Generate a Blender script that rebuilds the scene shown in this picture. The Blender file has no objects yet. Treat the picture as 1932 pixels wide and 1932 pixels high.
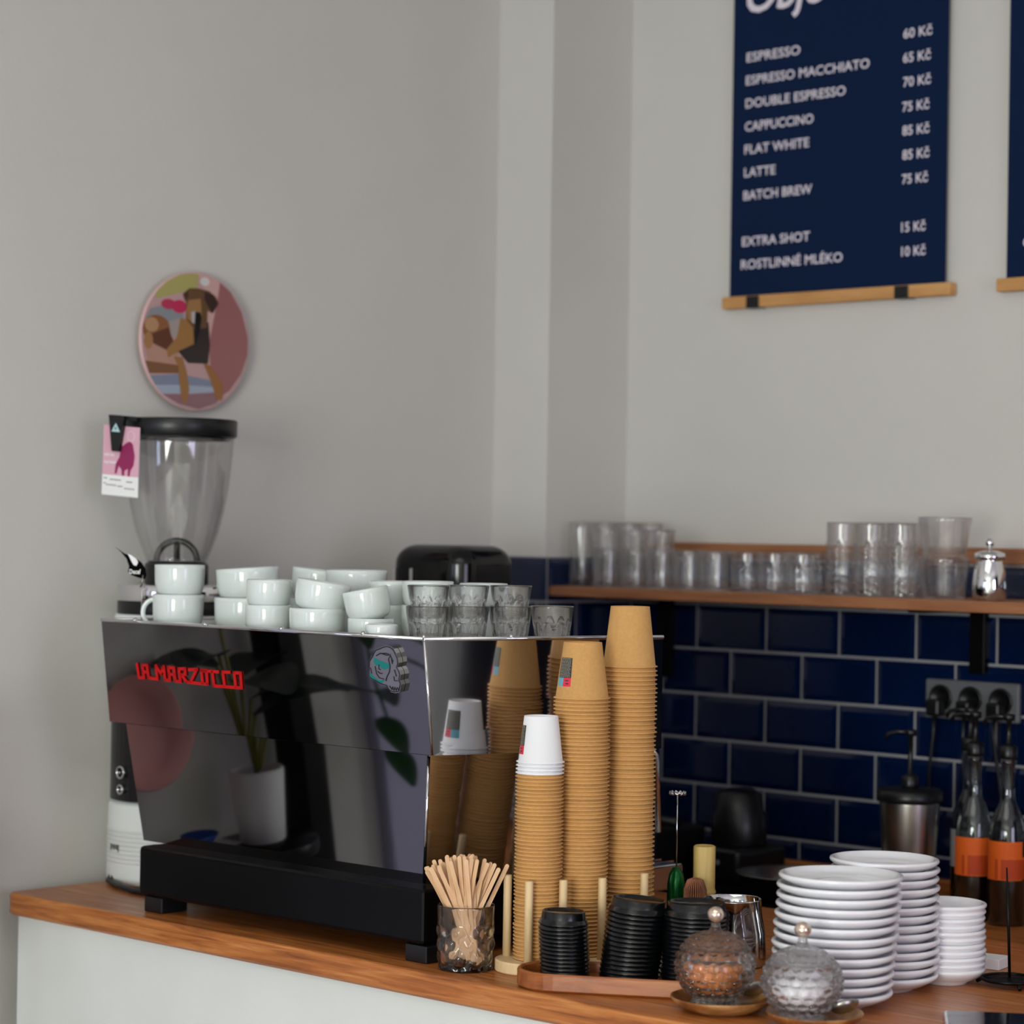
import bpy, bmesh, math, random
from mathutils import Vector, Matrix
random.seed(11)
PI = math.pi
D2R = math.radians
scene = bpy.context.scene
COL = scene.collection

# ------------------------------------------------------------------ camera, light, exposure
YAW, PIT, ROL = D2R(43.5), D2R(0.47), D2R(0.93)
FWD = Vector((-math.sin(YAW) * math.cos(PIT), math.cos(YAW) * math.cos(PIT), math.sin(PIT)))
_r = Vector((math.cos(YAW), math.sin(YAW), 0))
_u = _r.cross(FWD)
RGT = math.cos(ROL) * _r + math.sin(ROL) * _u
UPV = -math.sin(ROL) * _r + math.cos(ROL) * _u
cam_d = bpy.data.cameras.new('camera')
cam = bpy.data.objects.new('camera', cam_d)
COL.objects.link(cam)
M = Matrix((RGT, UPV, -FWD)).transposed().to_4x4()
M.translation = Vector((0, 0, 1.70))
cam.matrix_world = M
cam_d.sensor_width = 36
cam_d.lens = 4650 / 1932 * 36
cam_d.clip_start = 0.05
cam_d.dof.use_dof = True
cam_d.dof.focus_distance = 4.02
cam_d.dof.aperture_fstop = 3.3
scene.camera = cam

world = bpy.data.worlds.new('world')
scene.world = world
world.use_nodes = True
bg = world.node_tree.nodes['Background']
bg.inputs[0].default_value = (0.55, 0.65, 0.9, 1)
bg.inputs[1].default_value = 0.5


def area(name, loc, rot, sx, sy, power, color):
    l = bpy.data.lights.new(name, 'AREA')
    l.shape = 'RECTANGLE'
    l.size, l.size_y = sx, sy
    l.energy = power
    l.color = color
    o = bpy.data.objects.new(name, l)
    o.location = loc
    o.rotation_euler = rot
    COL.objects.link(o)
    return o


# daylight in the openings of the window walls (wall_front at Y = -5, wall_right at X = 3)
area('daylight_main', (0.9, -5.04, 1.68), (D2R(90), 0, 0), 2.4, 2.5, 660, (0.95, 1.0, 0.945))
area('daylight_left', (-2.75, -5.04, 1.68), (D2R(90), 0, 0), 1.0, 2.4, 55, (0.66, 0.74, 1.0))
area('daylight_side', (3.04, 1.6, 1.75), (D2R(90), 0, D2R(90)), 1.8, 2.0, 105, (0.80, 0.74, 1.0))

area('ceiling_fill', (-1.6, 1.2, 3.27), (0, 0, 0), 2.2, 2.2, 34, (1.0, 0.97, 0.92))  # fill light without a fixture, added to brighten saucer tops and other upward faces

scene.view_settings.view_transform = 'Standard'
scene.view_settings.look = 'None'
scene.view_settings.gamma = 1
scene.view_settings.use_curve_mapping = False
scene.view_settings.exposure = -0.80
scene.cycles.max_bounces = 24
scene.cycles.transmission_bounces = 24
scene.cycles.transparent_max_bounces = 64

# ------------------------------------------------------------------ materials


def lin(c):
    return tuple(((v / 255) / 12.92 if v / 255 <= 0.04045 else (((v / 255) + 0.055) / 1.055) ** 2.4) for v in c) + (1,)


def mat(name, c, rough=0.5, metal=0.0, trans=0.0, ior=1.45, coat=0.0, var=0.0, vscale=8.0, bump=0.0, bscale=60.0, stretch=(1, 1, 1), alpha=None):
    m = bpy.data.materials.new(name)
    m.use_nodes = True
    nt = m.node_tree
    b = nt.nodes['Principled BSDF']
    b.inputs['Base Color'].default_value = lin(c)
    b.inputs['Roughness'].default_value = rough
    b.inputs['Metallic'].default_value = metal
    b.inputs['Transmission Weight'].default_value = trans
    b.inputs['IOR'].default_value = ior
    b.inputs['Coat Weight'].default_value = coat
    if var or bump:
        tc = nt.nodes.new('ShaderNodeTexCoord')
        mp = nt.nodes.new('ShaderNodeMapping')
        mp.inputs['Scale'].default_value = stretch
        nt.links.new(tc.outputs['Object'], mp.inputs['Vector'])
    if var:
        n = nt.nodes.new('ShaderNodeTexNoise')
        n.inputs['Scale'].default_value = vscale
        n.inputs['Detail'].default_value = 6
        nt.links.new(mp.outputs['Vector'], n.inputs['Vector'])
        r = nt.nodes.new('ShaderNodeValToRGB')
        r.color_ramp.elements[0].position = 0.3
        r.color_ramp.elements[1].position = 0.7
        r.color_ramp.elements[0].color = lin(tuple(max(0, v * (1 - var)) for v in c))
        r.color_ramp.elements[1].color = lin(tuple(min(255, v * (1 + var)) for v in c))
        nt.links.new(n.outputs['Fac'], r.inputs['Fac'])
        nt.links.new(r.outputs['Color'], b.inputs['Base Color'])
    if bump:
        n2 = nt.nodes.new('ShaderNodeTexNoise')
        n2.inputs['Scale'].default_value = bscale
        n2.inputs['Detail'].default_value = 4
        nt.links.new(mp.outputs['Vector'], n2.inputs['Vector'])
        bp = nt.nodes.new('ShaderNodeBump')
        bp.inputs['Strength'].default_value = bump
        bp.inputs['Distance'].default_value = 0.01
        nt.links.new(n2.outputs['Fac'], bp.inputs['Height'])
        nt.links.new(bp.outputs['Normal'], b.inputs['Normal'])
    return m


def wood(name, c1, c2, c3, stretch=(1.2, 14, 14), rough=0.4, scale=3.0, coat=0.0):
    m = bpy.data.materials.new(name)
    m.use_nodes = True
    nt = m.node_tree
    b = nt.nodes['Principled BSDF']
    tc = nt.nodes.new('ShaderNodeTexCoord')
    mp = nt.nodes.new('ShaderNodeMapping')
    mp.inputs['Scale'].default_value = stretch
    nt.links.new(tc.outputs['Object'], mp.inputs['Vector'])
    n = nt.nodes.new('ShaderNodeTexNoise')
    n.inputs['Scale'].default_value = scale
    n.inputs['Detail'].default_value = 9
    n.inputs['Roughness'].default_value = 0.62
    n.inputs['Distortion'].default_value = 0.5
    nt.links.new(mp.outputs['Vector'], n.inputs['Vector'])
    r = nt.nodes.new('ShaderNodeValToRGB')
    e = r.color_ramp.elements
    e[0].position, e[1].position = 0.28, 0.72
    e[0].color, e[1].color = lin(c1), lin(c3)
    k = e.new(0.5)
    k.color = lin(c2)
    nt.links.new(n.outputs['Fac'], r.inputs['Fac'])
    nt.links.new(r.outputs['Color'], b.inputs['Base Color'])
    b.inputs['Roughness'].default_value = rough
    b.inputs['Coat Weight'].default_value = coat
    bp = nt.nodes.new('ShaderNodeBump')
    bp.inputs['Strength'].default_value = 0.12
    bp.inputs['Distance'].default_value = 0.004
    nt.links.new(n.outputs['Fac'], bp.inputs['Height'])
    nt.links.new(bp.outputs['Normal'], b.inputs['Normal'])
    return m


MT = {}
MT['wall'] = mat('wall_paint', (204, 201, 196), 0.85, var=0.012, vscale=2.0, bump=0.06, bscale=90)
MT['ceil'] = mat('ceiling_paint', (225, 225, 222), 0.9)
MT['floor'] = mat('floor_concrete', (158, 152, 146), 0.5, var=0.1, vscale=3)
MT['winframe'] = mat('window_frame_paint', (225, 225, 222), 0.5)
MT['counterwhite'] = mat('counter_white_paint', (222, 224, 220), 0.55, var=0.015, vscale=5, bump=0.1, bscale=30)
MT['worktop'] = wood('worktop_oak', (112, 58, 24), (176, 104, 48), (206, 140, 78), (1.4, 26, 26), 0.36, 4.0)
MT['shelfwood'] = wood('shelf_wood', (128, 80, 50), (150, 98, 64), (168, 114, 78), (1.5, 14, 14), 0.5, 2.5)
MT['barwood'] = wood('poster_bar_wood', (176, 126, 70), (196, 144, 86), (208, 160, 104), (2, 16, 16), 0.5, 2.5)
MT['traywood'] = wood('tray_acacia', (98, 46, 18), (152, 84, 36), (180, 112, 56), (3, 18, 18), 0.35, 2.2)
MT['dishwood'] = wood('dish_wood', (82, 44, 20), (136, 82, 40), (206, 164, 104), (4, 9, 9), 0.35, 2.0)
MT['palewood'] = wood('pale_beech', (206, 172, 122), (222, 192, 146), (234, 208, 166), (14, 14, 2), 0.55, 3)
MT['stirwood'] = wood('stirrer_birch', (206, 160, 116), (222, 180, 138), (232, 196, 158), (20, 20, 3), 0.6, 4)
MT['bamboo'] = wood('bamboo', (190, 158, 88), (208, 178, 108), (222, 196, 132), (16, 16, 2), 0.4, 3)
MT['tine'] = mat('whisk_tines', (150, 96, 70), 0.6, var=0.2, vscale=40)
MT['steel'] = mat('polished_steel', (205, 205, 208), 0.06, 1.0)
MT['darksteel'] = mat('dark_polished_steel', (118, 117, 118), 0.035, 1.0)
MT['brushed'] = mat('brushed_steel', (175, 172, 165), 0.28, 1.0)
MT['chrome'] = mat('chrome', (225, 225, 228), 0.05, 1.0)
MT['blackmetal'] = mat('black_enamel', (5, 5, 6), 0.32, bump=0.02, bscale=400)
MT['blackplastic'] = mat('black_plastic', (14, 15, 17), 0.35)
MT['lidblack'] = mat('lid_black', (6, 8, 10), 0.2)
MT['gloss'] = mat('gloss_black', (6, 6, 7), 0.12)
MT['porcelain'] = mat('white_porcelain', (218, 226, 223), 0.12, coat=0.4)
MT['saucerwhite'] = mat('saucer_porcelain', (234, 234, 238), 0.16, coat=0.3)
MT['kraft'] = mat('kraft_paper', (206, 157, 97), 0.6, var=0.025, vscale=160, bump=0.03, bscale=500)
MT['whitepaper'] = mat('white_paper_cup', (240, 240, 242), 0.5)
MT['syrup'] = mat('dark_syrup', (30, 18, 10), 0.2)
MT['orange'] = mat('orange_label', (226, 98, 22), 0.6)
MT['darkorange'] = mat('burnt_orange_label', (190, 66, 14), 0.6)
MT['labelgrey'] = mat('pale_label', (150, 148, 150), 0.6)
MT['navy'] = mat('poster_navy', (1, 26, 60), 0.75, var=0.05, vscale=1.5)
MT['lettering'] = mat('poster_lettering', (222, 214, 226), 0.8)
MT['whiteplastic'] = mat('white_plastic', (226, 230, 228), 0.4)
MT['greyplastic'] = mat('grey_plastic', (96, 98, 102), 0.5)
MT['tile'] = mat('navy_glazed_tile', (4, 22, 56), 0.10, coat=0.3, var=0.1, vscale=4)
MT['grout'] = mat('grey_grout', (150, 150, 152), 0.8)
MT['red'] = mat('red_lettering', (200, 8, 12), 0.4)
MT['labelink'] = mat('matte_black', (8, 8, 9), 0.9)
MT['labelink'].node_tree.nodes['Principled BSDF'].inputs['Specular IOR Level'].default_value = 0.05
MT['lidblack'].node_tree.nodes['Principled BSDF'].inputs['Specular IOR Level'].default_value = 0.6
MT['teal'] = mat('teal_enamel', (10, 120, 116), 0.35)
MT['line'] = mat('dark_line', (26, 26, 34), 0.4)
MT['badgeface'] = mat('badge_steel', (150, 148, 156), 0.3, 0.8)
MT['labelblack'] = mat('label_black', (46, 44, 44), 0.6)
MT['labelred'] = mat('label_red', (214, 44, 70), 0.6)
MT['labelblue'] = mat('label_blue', (84, 168, 188), 0.6)
MT['labeltext'] = mat('label_text', (158, 152, 134), 0.6)
MT['pearl'] = mat('pearl_knob', (236, 214, 196), 0.16, 0.85)
MT['brownsugar'] = mat('brown_sugar', (196, 118, 62), 0.8, var=0.25, vscale=220, bump=0.5, bscale=400)
MT['whitesugar'] = mat('white_sugar', (240, 236, 240), 0.8, var=0.06, vscale=220, bump=0.4, bscale=400)
MT['green'] = mat('green_metal', (14, 92, 40), 0.25, 0.6)
MT['leaf'] = mat('leaf_green', (30, 74, 36), 0.4, var=0.2, vscale=12)
MT['leafdark'] = mat('leaf_dark_green', (12, 34, 22), 0.35, var=0.2, vscale=12)
MT['vein'] = mat('leaf_vein', (120, 120, 40), 0.5)
MT['pink'] = mat('dusty_pink', (238, 170, 164), 0.5)
MT['lavender'] = mat('lavender_light', (186, 184, 214), 0.6)  # bluish light on the left wall, put into the colour
MT['blue'] = mat('blue_enamel', (40, 90, 190), 0.25)
MT['cardpink'] = mat('card_pink', (216, 166, 184), 0.5)
MT['cardmagenta'] = mat('card_magenta', (142, 28, 84), 0.5)
MT['cardwhite'] = mat('card_white', (236, 236, 236), 0.5)
MT['cardtext'] = mat('card_text', (60, 66, 70), 0.6)
MT['screen'] = mat('dark_glass_panel', (16, 24, 36), 0.08)



def thin_glass(name, c, thin=0.55, ior=1.47, refl=0.28, rough=0.02):
    """clear glass: part solid refraction, part thin see-through wall with a fresnel sheen"""
    m = bpy.data.materials.new(name)
    m.use_nodes = True
    nt = m.node_tree
    b = nt.nodes['Principled BSDF']
    b.inputs['Base Color'].default_value = lin(c)
    b.inputs['Roughness'].default_value = 0.0
    b.inputs['Transmission Weight'].default_value = 1.0
    b.inputs['IOR'].default_value = ior
    tr = nt.nodes.new('ShaderNodeBsdfTransparent')
    tr.inputs['Color'].default_value = lin(c)
    gl = nt.nodes.new('ShaderNodeBsdfGlossy')
    gl.inputs['Roughness'].default_value = rough
    lw = nt.nodes.new('ShaderNodeLayerWeight')
    lw.inputs['Blend'].default_value = refl
    mx = nt.nodes.new('ShaderNodeMixShader')
    pw = nt.nodes.new('ShaderNodeMath')
    pw.operation = 'POWER'
    pw.inputs[1].default_value = 2.2
    ml = nt.nodes.new('ShaderNodeMath')
    ml.operation = 'MULTIPLY_ADD'
    ml.inputs[1].default_value = 0.45
    ml.inputs[2].default_value = 0.075
    lw.inputs['Blend'].default_value = 0.5
    nt.links.new(lw.outputs['Facing'], pw.inputs[0])
    nt.links.new(pw.outputs[0], ml.inputs[0])
    nt.links.new(ml.outputs[0], mx.inputs[0])
    nt.links.new(tr.outputs[0], mx.inputs[1])
    nt.links.new(gl.outputs[0], mx.inputs[2])
    m2 = nt.nodes.new('ShaderNodeMixShader')
    m2.inputs[0].default_value = thin
    nt.links.new(b.outputs[0], m2.inputs[1])
    nt.links.new(mx.outputs[0], m2.inputs[2])
    nt.links.new(m2.outputs[0], nt.nodes['Material Output'].inputs['Surface'])
    return m


MT['glass'] = thin_glass('shelf_glass', (254, 254, 254), 0.80, rough=0.09)
MT['clearglass'] = thin_glass('clear_glass', (254, 254, 254), 0.10)
MT['jarglass'] = thin_glass('jar_glass', (254, 254, 254), 0.12, 1.45)
MT['lidglass'] = thin_glass('jar_lid_glass', (254, 254, 254), 0.5, 1.45)
MT['hopperglass'] = thin_glass('hopper_plastic', (253, 253, 253), 0.93, 1.3, 0.22)
MT['bottleglass'] = thin_glass('bottle_glass', (225, 230, 230), 0.6)
for k_ in ('navy', 'lettering', 'blackmetal', 'kraft', 'wall'):
    MT[k_].node_tree.nodes['Principled BSDF'].inputs['Specular IOR Level'].default_value = 0.2

# ------------------------------------------------------------------ mesh helpers


class B:
    """collects shapes into one mesh"""

    def __init__(self):
        self.bm = bmesh.new()
        self.mi = 0

    def lathe(self, prof, seg=48, c=(0, 0, 0), closed=False, fr=None, sx=1.0, sy=1.0, smooth=True, mi=None):
        bm = self.bm
        mi = self.mi if mi is None else mi
        rings = []
        for i, (r, z) in enumerate(prof):
            if r < 1e-6:
                rings.append([bm.verts.new((c[0], c[1], c[2] + z))])
            else:
                ring = []
                for k in range(seg):
                    a = 2 * PI * k / seg
                    rr = fr(i, r, z, a) if fr else r
                    ring.append(bm.verts.new((c[0] + rr * sx * math.cos(a), c[1] + rr * sy * math.sin(a), c[2] + z)))
                rings.append(ring)
        n = len(rings)
        for i in range(n if closed else n - 1):
            a, b = rings[i], rings[(i + 1) % n]
            for k in range(seg):
                k2 = (k + 1) % seg
                if len(a) == 1 and len(b) == 1:
                    continue
                if len(a) == 1:
                    vs = (a[0], b[k2], b[k])
                elif len(b) == 1:
                    vs = (a[k], a[k2], b[0])
                else:
                    vs = (a[k], a[k2], b[k2], b[k])
                try:
                    f = bm.faces.new(vs)
                    f.smooth = smooth
                    f.material_index = mi
                except ValueError:
                    pass
        return self

    def box(self, a, b, bev=0.0, seg=2, mi=None, mx=None):
        mi = self.mi if mi is None else mi
        t = bmesh.new()
        bmesh.ops.create_cube(t, size=1)
        c = [(a[i] + b[i]) / 2 for i in range(3)]
        s = [abs(b[i] - a[i]) for i in range(3)]
        for v in t.verts:
            v.co = Vector((c[0] + v.co.x * s[0], c[1] + v.co.y * s[1], c[2] + v.co.z * s[2]))
        if bev:
            bmesh.ops.bevel(t, geom=t.edges[:], offset=bev, segments=seg, affect='EDGES', profile=0.5)
        if mx:
            t.transform(mx)
        self._merge(t, mi, bev > 0)
        return self

    def _merge(self, t, mi, smooth):
        t.verts.ensure_lookup_table()
        vm = [self.bm.verts.new(v.co) for v in t.verts]
        for i, v in enumerate(t.verts):
            v.index = i
        for f in t.faces:
            try:
                g = self.bm.faces.new([vm[v.index] for v in f.verts])
                g.material_index = mi
                g.smooth = False
            except ValueError:
                pass
        t.free()

    def hexa(self, pts, mi=None):
        """eight corners: bottom four (ccw from above), top four"""
        mi = self.mi if mi is None else mi
        v = [self.bm.verts.new(p) for p in pts]
        for q in ((3, 2, 1, 0), (4, 5, 6, 7), (0, 1, 5, 4), (1, 2, 6, 5), (2, 3, 7, 6), (3, 0, 4, 7)):
            f = self.bm.faces.new([v[i] for i in q])
            f.material_index = mi
        return self

    def tube(self, pts, r, seg=10, closed=False, caps=True, mi=None, r2=None):
        mi = self.mi if mi is None else mi
        pts = [Vector(p) for p in pts]
        n = len(pts)
        rings = []
        prev = None
        for i, p in enumerate(pts):
            if closed:
                d = (pts[(i + 1) % n] - pts[i - 1]).normalized()
            else:
                d = (pts[min(i + 1, n - 1)] - pts[max(i - 1, 0)]).normalized()
            if prev is None:
                x = d.orthogonal().normalized()
            else:
                x = (prev - d * prev.dot(d)).normalized()
            prev = x
            y = d.cross(x)
            rr = r if not callable(r) else r(i / max(1, n - 1))
            rings.append([self.bm.verts.new(p + x * rr * math.cos(2 * PI * k / seg) + y * (r2 or rr) * math.sin(2 * PI * k / seg)) for k in range(seg)])
        for i in range(n if closed else n - 1):
            a, b = rings[i], rings[(i + 1) % n]
            for k in range(seg):
                f = self.bm.faces.new((a[k], a[(k + 1) % seg], b[(k + 1) % seg], b[k]))
                f.smooth = True
                f.material_index = mi
        if caps and not closed:
            f = self.bm.faces.new(rings[0][::-1])
            f.material_index = mi
            f = self.bm.faces.new(rings[-1])
            f.material_index = mi
        return self

    def prism(self, pts, o, u, v, n, t, mi=None):
        """outline pts (2d) in the plane o + u*x + v*y, thickness t along n"""
        mi = self.mi if mi is None else mi
        o, u, v, n = Vector(o), Vector(u), Vector(v), Vector(n)
        a = [self.bm.verts.new(o + u * x + v * y) for x, y in pts]
        b = [self.bm.verts.new(o + u * x + v * y + n * t) for x, y in pts]
        k = len(pts)
        fs = [self.bm.faces.new(a[::-1]), self.bm.faces.new(b)]
        for i in range(k):
            fs.append(self.bm.faces.new((a[i], a[(i + 1) % k], b[(i + 1) % k], b[i])))
        for f in fs:
            f.material_index = mi
        return self

    def mesh(self, name, mats):
        bmesh.ops.recalc_face_normals(self.bm, faces=self.bm.faces[:])
        me = bpy.data.meshes.new(name)
        self.bm.to_mesh(me)
        self.bm.free()
        for m in (mats if isinstance(mats, (list, tuple)) else [mats]):
            me.materials.append(m)
        return me

    def done(self, name, mats, parent=None, loc=None, smooth=None):
        me = self.mesh(name, mats)
        o = bpy.data.objects.new(name, me)
        COL.objects.link(o)
        if parent:
            o.parent = parent
        if loc:
            o.location = loc
        return o


def tag(o, label=None, cat=None, group=None, kind=None):
    if label:
        o['label'] = label
    if cat:
        o['category'] = cat
    if group:
        o['group'] = group
    if kind:
        o['kind'] = kind
    return o


def thing(name, label, cat, loc=(0, 0, 0), rz=0.0, group=None):
    o = bpy.data.objects.new(name, None)
    o.empty_display_size = 0.03
    COL.objects.link(o)
    o.location = loc
    o.rotation_euler = (0, 0, rz)
    return tag(o, label, cat, group)


def dup(root, loc, label=None, group=None, rz=None, parent=None):
    c = root.copy()
    COL.objects.link(c)
    if parent:
        c.parent = parent
    else:
        c.location = loc
        if rz is not None:
            c.rotation_euler = (0, 0, rz)
        if label:
            c['label'] = label
        if group:
            c['group'] = group
    for ch in list(root.children):
        dup(ch, None, parent=c)
    return c


def struct(o):
    o['kind'] = 'structure'
    return o


ONES = 'zeroth first second third fourth fifth sixth seventh eighth ninth tenth eleventh twelfth thirteenth fourteenth fifteenth sixteenth seventeenth eighteenth nineteenth'.split()
CARD = 'zero one two three four five six seven eight nine'.split()
TENS = {2: 'twent', 3: 'thirt', 4: 'fort', 5: 'fift', 6: 'sixt', 7: 'sevent'}


def ordinal(n):
    if n < 20:
        return ONES[n]
    t, u = divmod(n, 10)
    return TENS[t] + 'ieth' if u == 0 else TENS[t] + 'y-' + ONES[u]


_fonts = {}


def text_bm(b, body, h, o, u, v, n, width=None, shear=0.0, off=0.0, mi=None, align='LEFT', depth=0.0004, bold=0.0):
    """write body with cap height h on the plane o + u*x + v*y, adding its faces to b"""
    cu = bpy.data.curves.new('t', 'FONT')
    cu.body = body
    cu.resolution_u = 3
    cu.shear = shear
    cu.offset = bold
    ob = bpy.data.objects.new('t', cu)
    COL.objects.link(ob)
    dg = bpy.context.evaluated_depsgraph_get()
    me = bpy.data.meshes.new_from_object(ob.evaluated_get(dg))
    bpy.data.objects.remove(ob)
    bpy.data.curves.remove(cu)
    mi = b.mi if mi is None else mi
    xs = [p.co.x for p in me.vertices]
    x0, x1 = min(xs), max(xs)
    s = h / 0.70
    sx = width / (x1 - x0) if width else s
    o, u, v, n = Vector(o), Vector(u), Vector(v), Vector(n)
    sh = -x0 * sx
    if align == 'CENTER':
        sh -= (x1 - x0) * sx / 2
    vs = [b.bm.verts.new(o + u * (p.co.x * sx + sh) + v * (p.co.y * s) + n * depth) for p in me.vertices]
    for p in me.polygons:
        try:
            f = b.bm.faces.new([vs[i] for i in p.vertices])
            f.material_index = mi
        except ValueError:
            pass
    bpy.data.meshes.remove(me)
    return b


EX, EY, EZ = Vector((1, 0, 0)), Vector((0, 1, 0)), Vector((0, 0, 1))
# ------------------------------------------------------------------ the room
XL, XB, YA, YC = -3.979, -3.809, 4.127, 4.403
XR, YF, HC = 3.0, -5.0, 3.3
struct(B().box((XL - .2, YF - .2, -.1), (XR + .2, YC + .2, 0)).done('floor', MT['floor']))
struct(B().box((XL - .2, YF - .2, HC), (XR + .2, YC + .2, HC + .1)).done('ceiling', MT['ceil']))
struct(B().box((XL - .12, YF - .12, 0), (XL, YC + .12, HC)).done('wall_left', MT['wall']))
struct(B().box((XL, YC, 0), (XR, YC + .12, HC)).done('wall_back', MT['wall']))
struct(B().box((XL, YA, 0), (XB, YC, HC)).done('wall_pilaster', MT['wall']))
wins = [(-3.3, -2.2), (-0.35, 2.15)]
b = B()
xs = [XL]
for a, c in wins:
    xs += [a, c]
xs.append(XR)
for i in range(0, len(xs), 2):
    b.box((xs[i], YF - .12, 0), (xs[i + 1], YF, HC))
for a, c in wins:
    b.box((a, YF - .12, 0), (c, YF, .4)).box((a, YF - .12, 2.85), (c, YF, HC))
struct(b.done('wall_front', MT['wall']))
for i, (a, c) in enumerate(wins):
    b = B()
    for x in (a, c - .05):
        b.box((x, YF - .02, .4), (x + .05, YF + .03, 2.85))
    if c - a > 1.5:
        b.box(((a + c) / 2 - .03, YF - .02, .4), ((a + c) / 2 + .03, YF + .03, 2.85))
    for z in (.4, 2.1, 2.8):
        b.box((a, YF - .02, z), (c, YF + .03, z + .05))
    struct(b.done('window_%d' % (i + 1), MT['winframe']))
b = B()
b.box((XR, YF, 0), (XR + .12, .7, HC)).box((XR, 2.5, 0), (XR + .12, YC, HC))
b.box((XR, .7, 0), (XR + .12, 2.5, .75)).box((XR, .7, 2.75), (XR + .12, 2.5, HC))
struct(b.done('wall_right', MT['wall']))
b = B()
for y in (.7, 1.57, 2.45):
    b.box((XR - .03, y, .75), (XR + .02, y + .05, 2.75))
for z in (.75, 2.70):
    b.box((XR - .03, .7, z), (XR + .02, 2.5, z + .05))
struct(b.done('window_3', MT['winframe']))
struct(B().box((XL, 1.05, 0), (XL + .035, 1.95, 2.15), .006).done('lit_wall_panel', MT['lavender']))  # added panel: its lavender colour stands in for bluish light on the wall

# navy metro tiles: bevelled tiles on a grout bed
ROWZ = [1.338 + .1025 * k for k in range(-4, 4)]


def tiles(name, o, u, n, w, joint, gap=.006):
    """tiles on the plane o + u*x, facing n, w wide; joint = x of one upright joint in the row under the top"""
    bg_, b_ = B(), B()
    o, u, n = Vector(o), Vector(u), Vector(n)
    z0, z1 = ROWZ[0], ROWZ[-1]
    bg_.prism([(0, z0), (w, z0), (w, z1), (0, z1)], o, u, EZ, n, .005)
    for r in range(len(ROWZ) - 1):
        za, zb = ROWZ[r] + gap / 2, ROWZ[r + 1] - gap / 2
        off = joint + (.1 if r % 2 == (len(ROWZ) % 2) else 0)
        k = math.floor((0 - off) / .2)
        while off + k * .2 < w:
            xa, xb = max(0, off + k * .2 + gap / 2), min(w, off + (k + 1) * .2 - gap / 2)
            k += 1
            if xb - xa < .01:
                continue
            bv = min(.012, (xb - xa) / 3)
            P = lambda x, z, d: o + u * x + EZ * z + n * d
            v = [b_.bm.verts.new(P(*q)) for q in ((xa, za, .004), (xb, za, .004), (xb, zb, .004), (xa, zb, .004),
                 (xa, za, .0065), (xb, za, .0065), (xb, zb, .0065), (xa, zb, .0065),
                 (xa + bv, za + bv, .010), (xb - bv, za + bv, .010), (xb - bv, zb - bv, .010), (xa + bv, zb - bv, .010))]
            for l in (0, 4):
                for j in range(4):
                    b_.bm.faces.new((v[l + j], v[l + (j + 1) % 4], v[l + 4 + (j + 1) % 4], v[l + 4 + j]))
            b_.bm.faces.new(v[8:12])
    g = bg_.done(name, MT['grout'])
    struct(g)
    t = b_.done('tile_face', MT['tile'], g)
    return g


tiles('wall_tiles', (XB, YC, 0), EX, -EY, 2.6, (-3.382 - XB) % .2)
tiles('wall_tiles_pilaster', (XL, YA, 0), EX, -EY, XB - XL + .008, -.05)
tiles('wall_tiles_pilaster_side', (XB, YA, 0), EY, EX, YC - YA - .012, .1)
b = B().box((XB + .012, YC - .028, 1.650), (-1.2, YC, 1.683), .003)
struct(b.done('trim_1', MT['shelfwood']))

# ------------------------------------------------------------------ counter and worktops
WT = 1.0
b = B()
R_ = .02


def rrect(x0, y0, x1, y1, r, n=6):
    p = []
    for cx, cy, a0 in ((x1 - r, y0 + r, -90), (x1 - r, y1 - r, 0), (x0 + r, y1 - r, 90), (x0 + r, y0 + r, 180)):
        for k in range(n + 1):
            a = D2R(a0 + 90 * k / n)
            p.append((cx + r * math.cos(a), cy + r * math.sin(a)))
    return p


def slab(b, outline, z0, z1, ch=.004, mi=None):
    """a flat slab with a softened top and bottom edge"""
    n = len(outline)
    cx = sum(p[0] for p in outline) / n
    cy = sum(p[1] for p in outline) / n
    mi = b.mi if mi is None else mi

    def inset(d):
        q = []
        for i in range(n):
            p0, p1, p2 = Vector(outline[i - 1]), Vector(outline[i]), Vector(outline[(i + 1) % n])
            t = (p2 - p0).normalized()
            q.append(p1 + Vector((-t.y, t.x)) * d)
        return q
    L = [(inset(ch), z0), (inset(0), z0 + ch), (inset(0), z1 - ch), (inset(ch * .3), z1 - ch * .3), (inset(ch), z1)]
    R = [[b.bm.verts.new((p[0], p[1], z)) for p in pts] for pts, z in L]
    for i in range(len(R) - 1):
        for k in range(n):
            f = b.bm.faces.new((R[i][k], R[i][(k + 1) % n], R[i + 1][(k + 1) % n], R[i + 1][k]))
            f.material_index = mi
            f.smooth = False
    for f in (b.bm.faces.new(R[0][::-1]), b.bm.faces.new(R[-1])):
        f.material_index = mi
    return b


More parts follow.
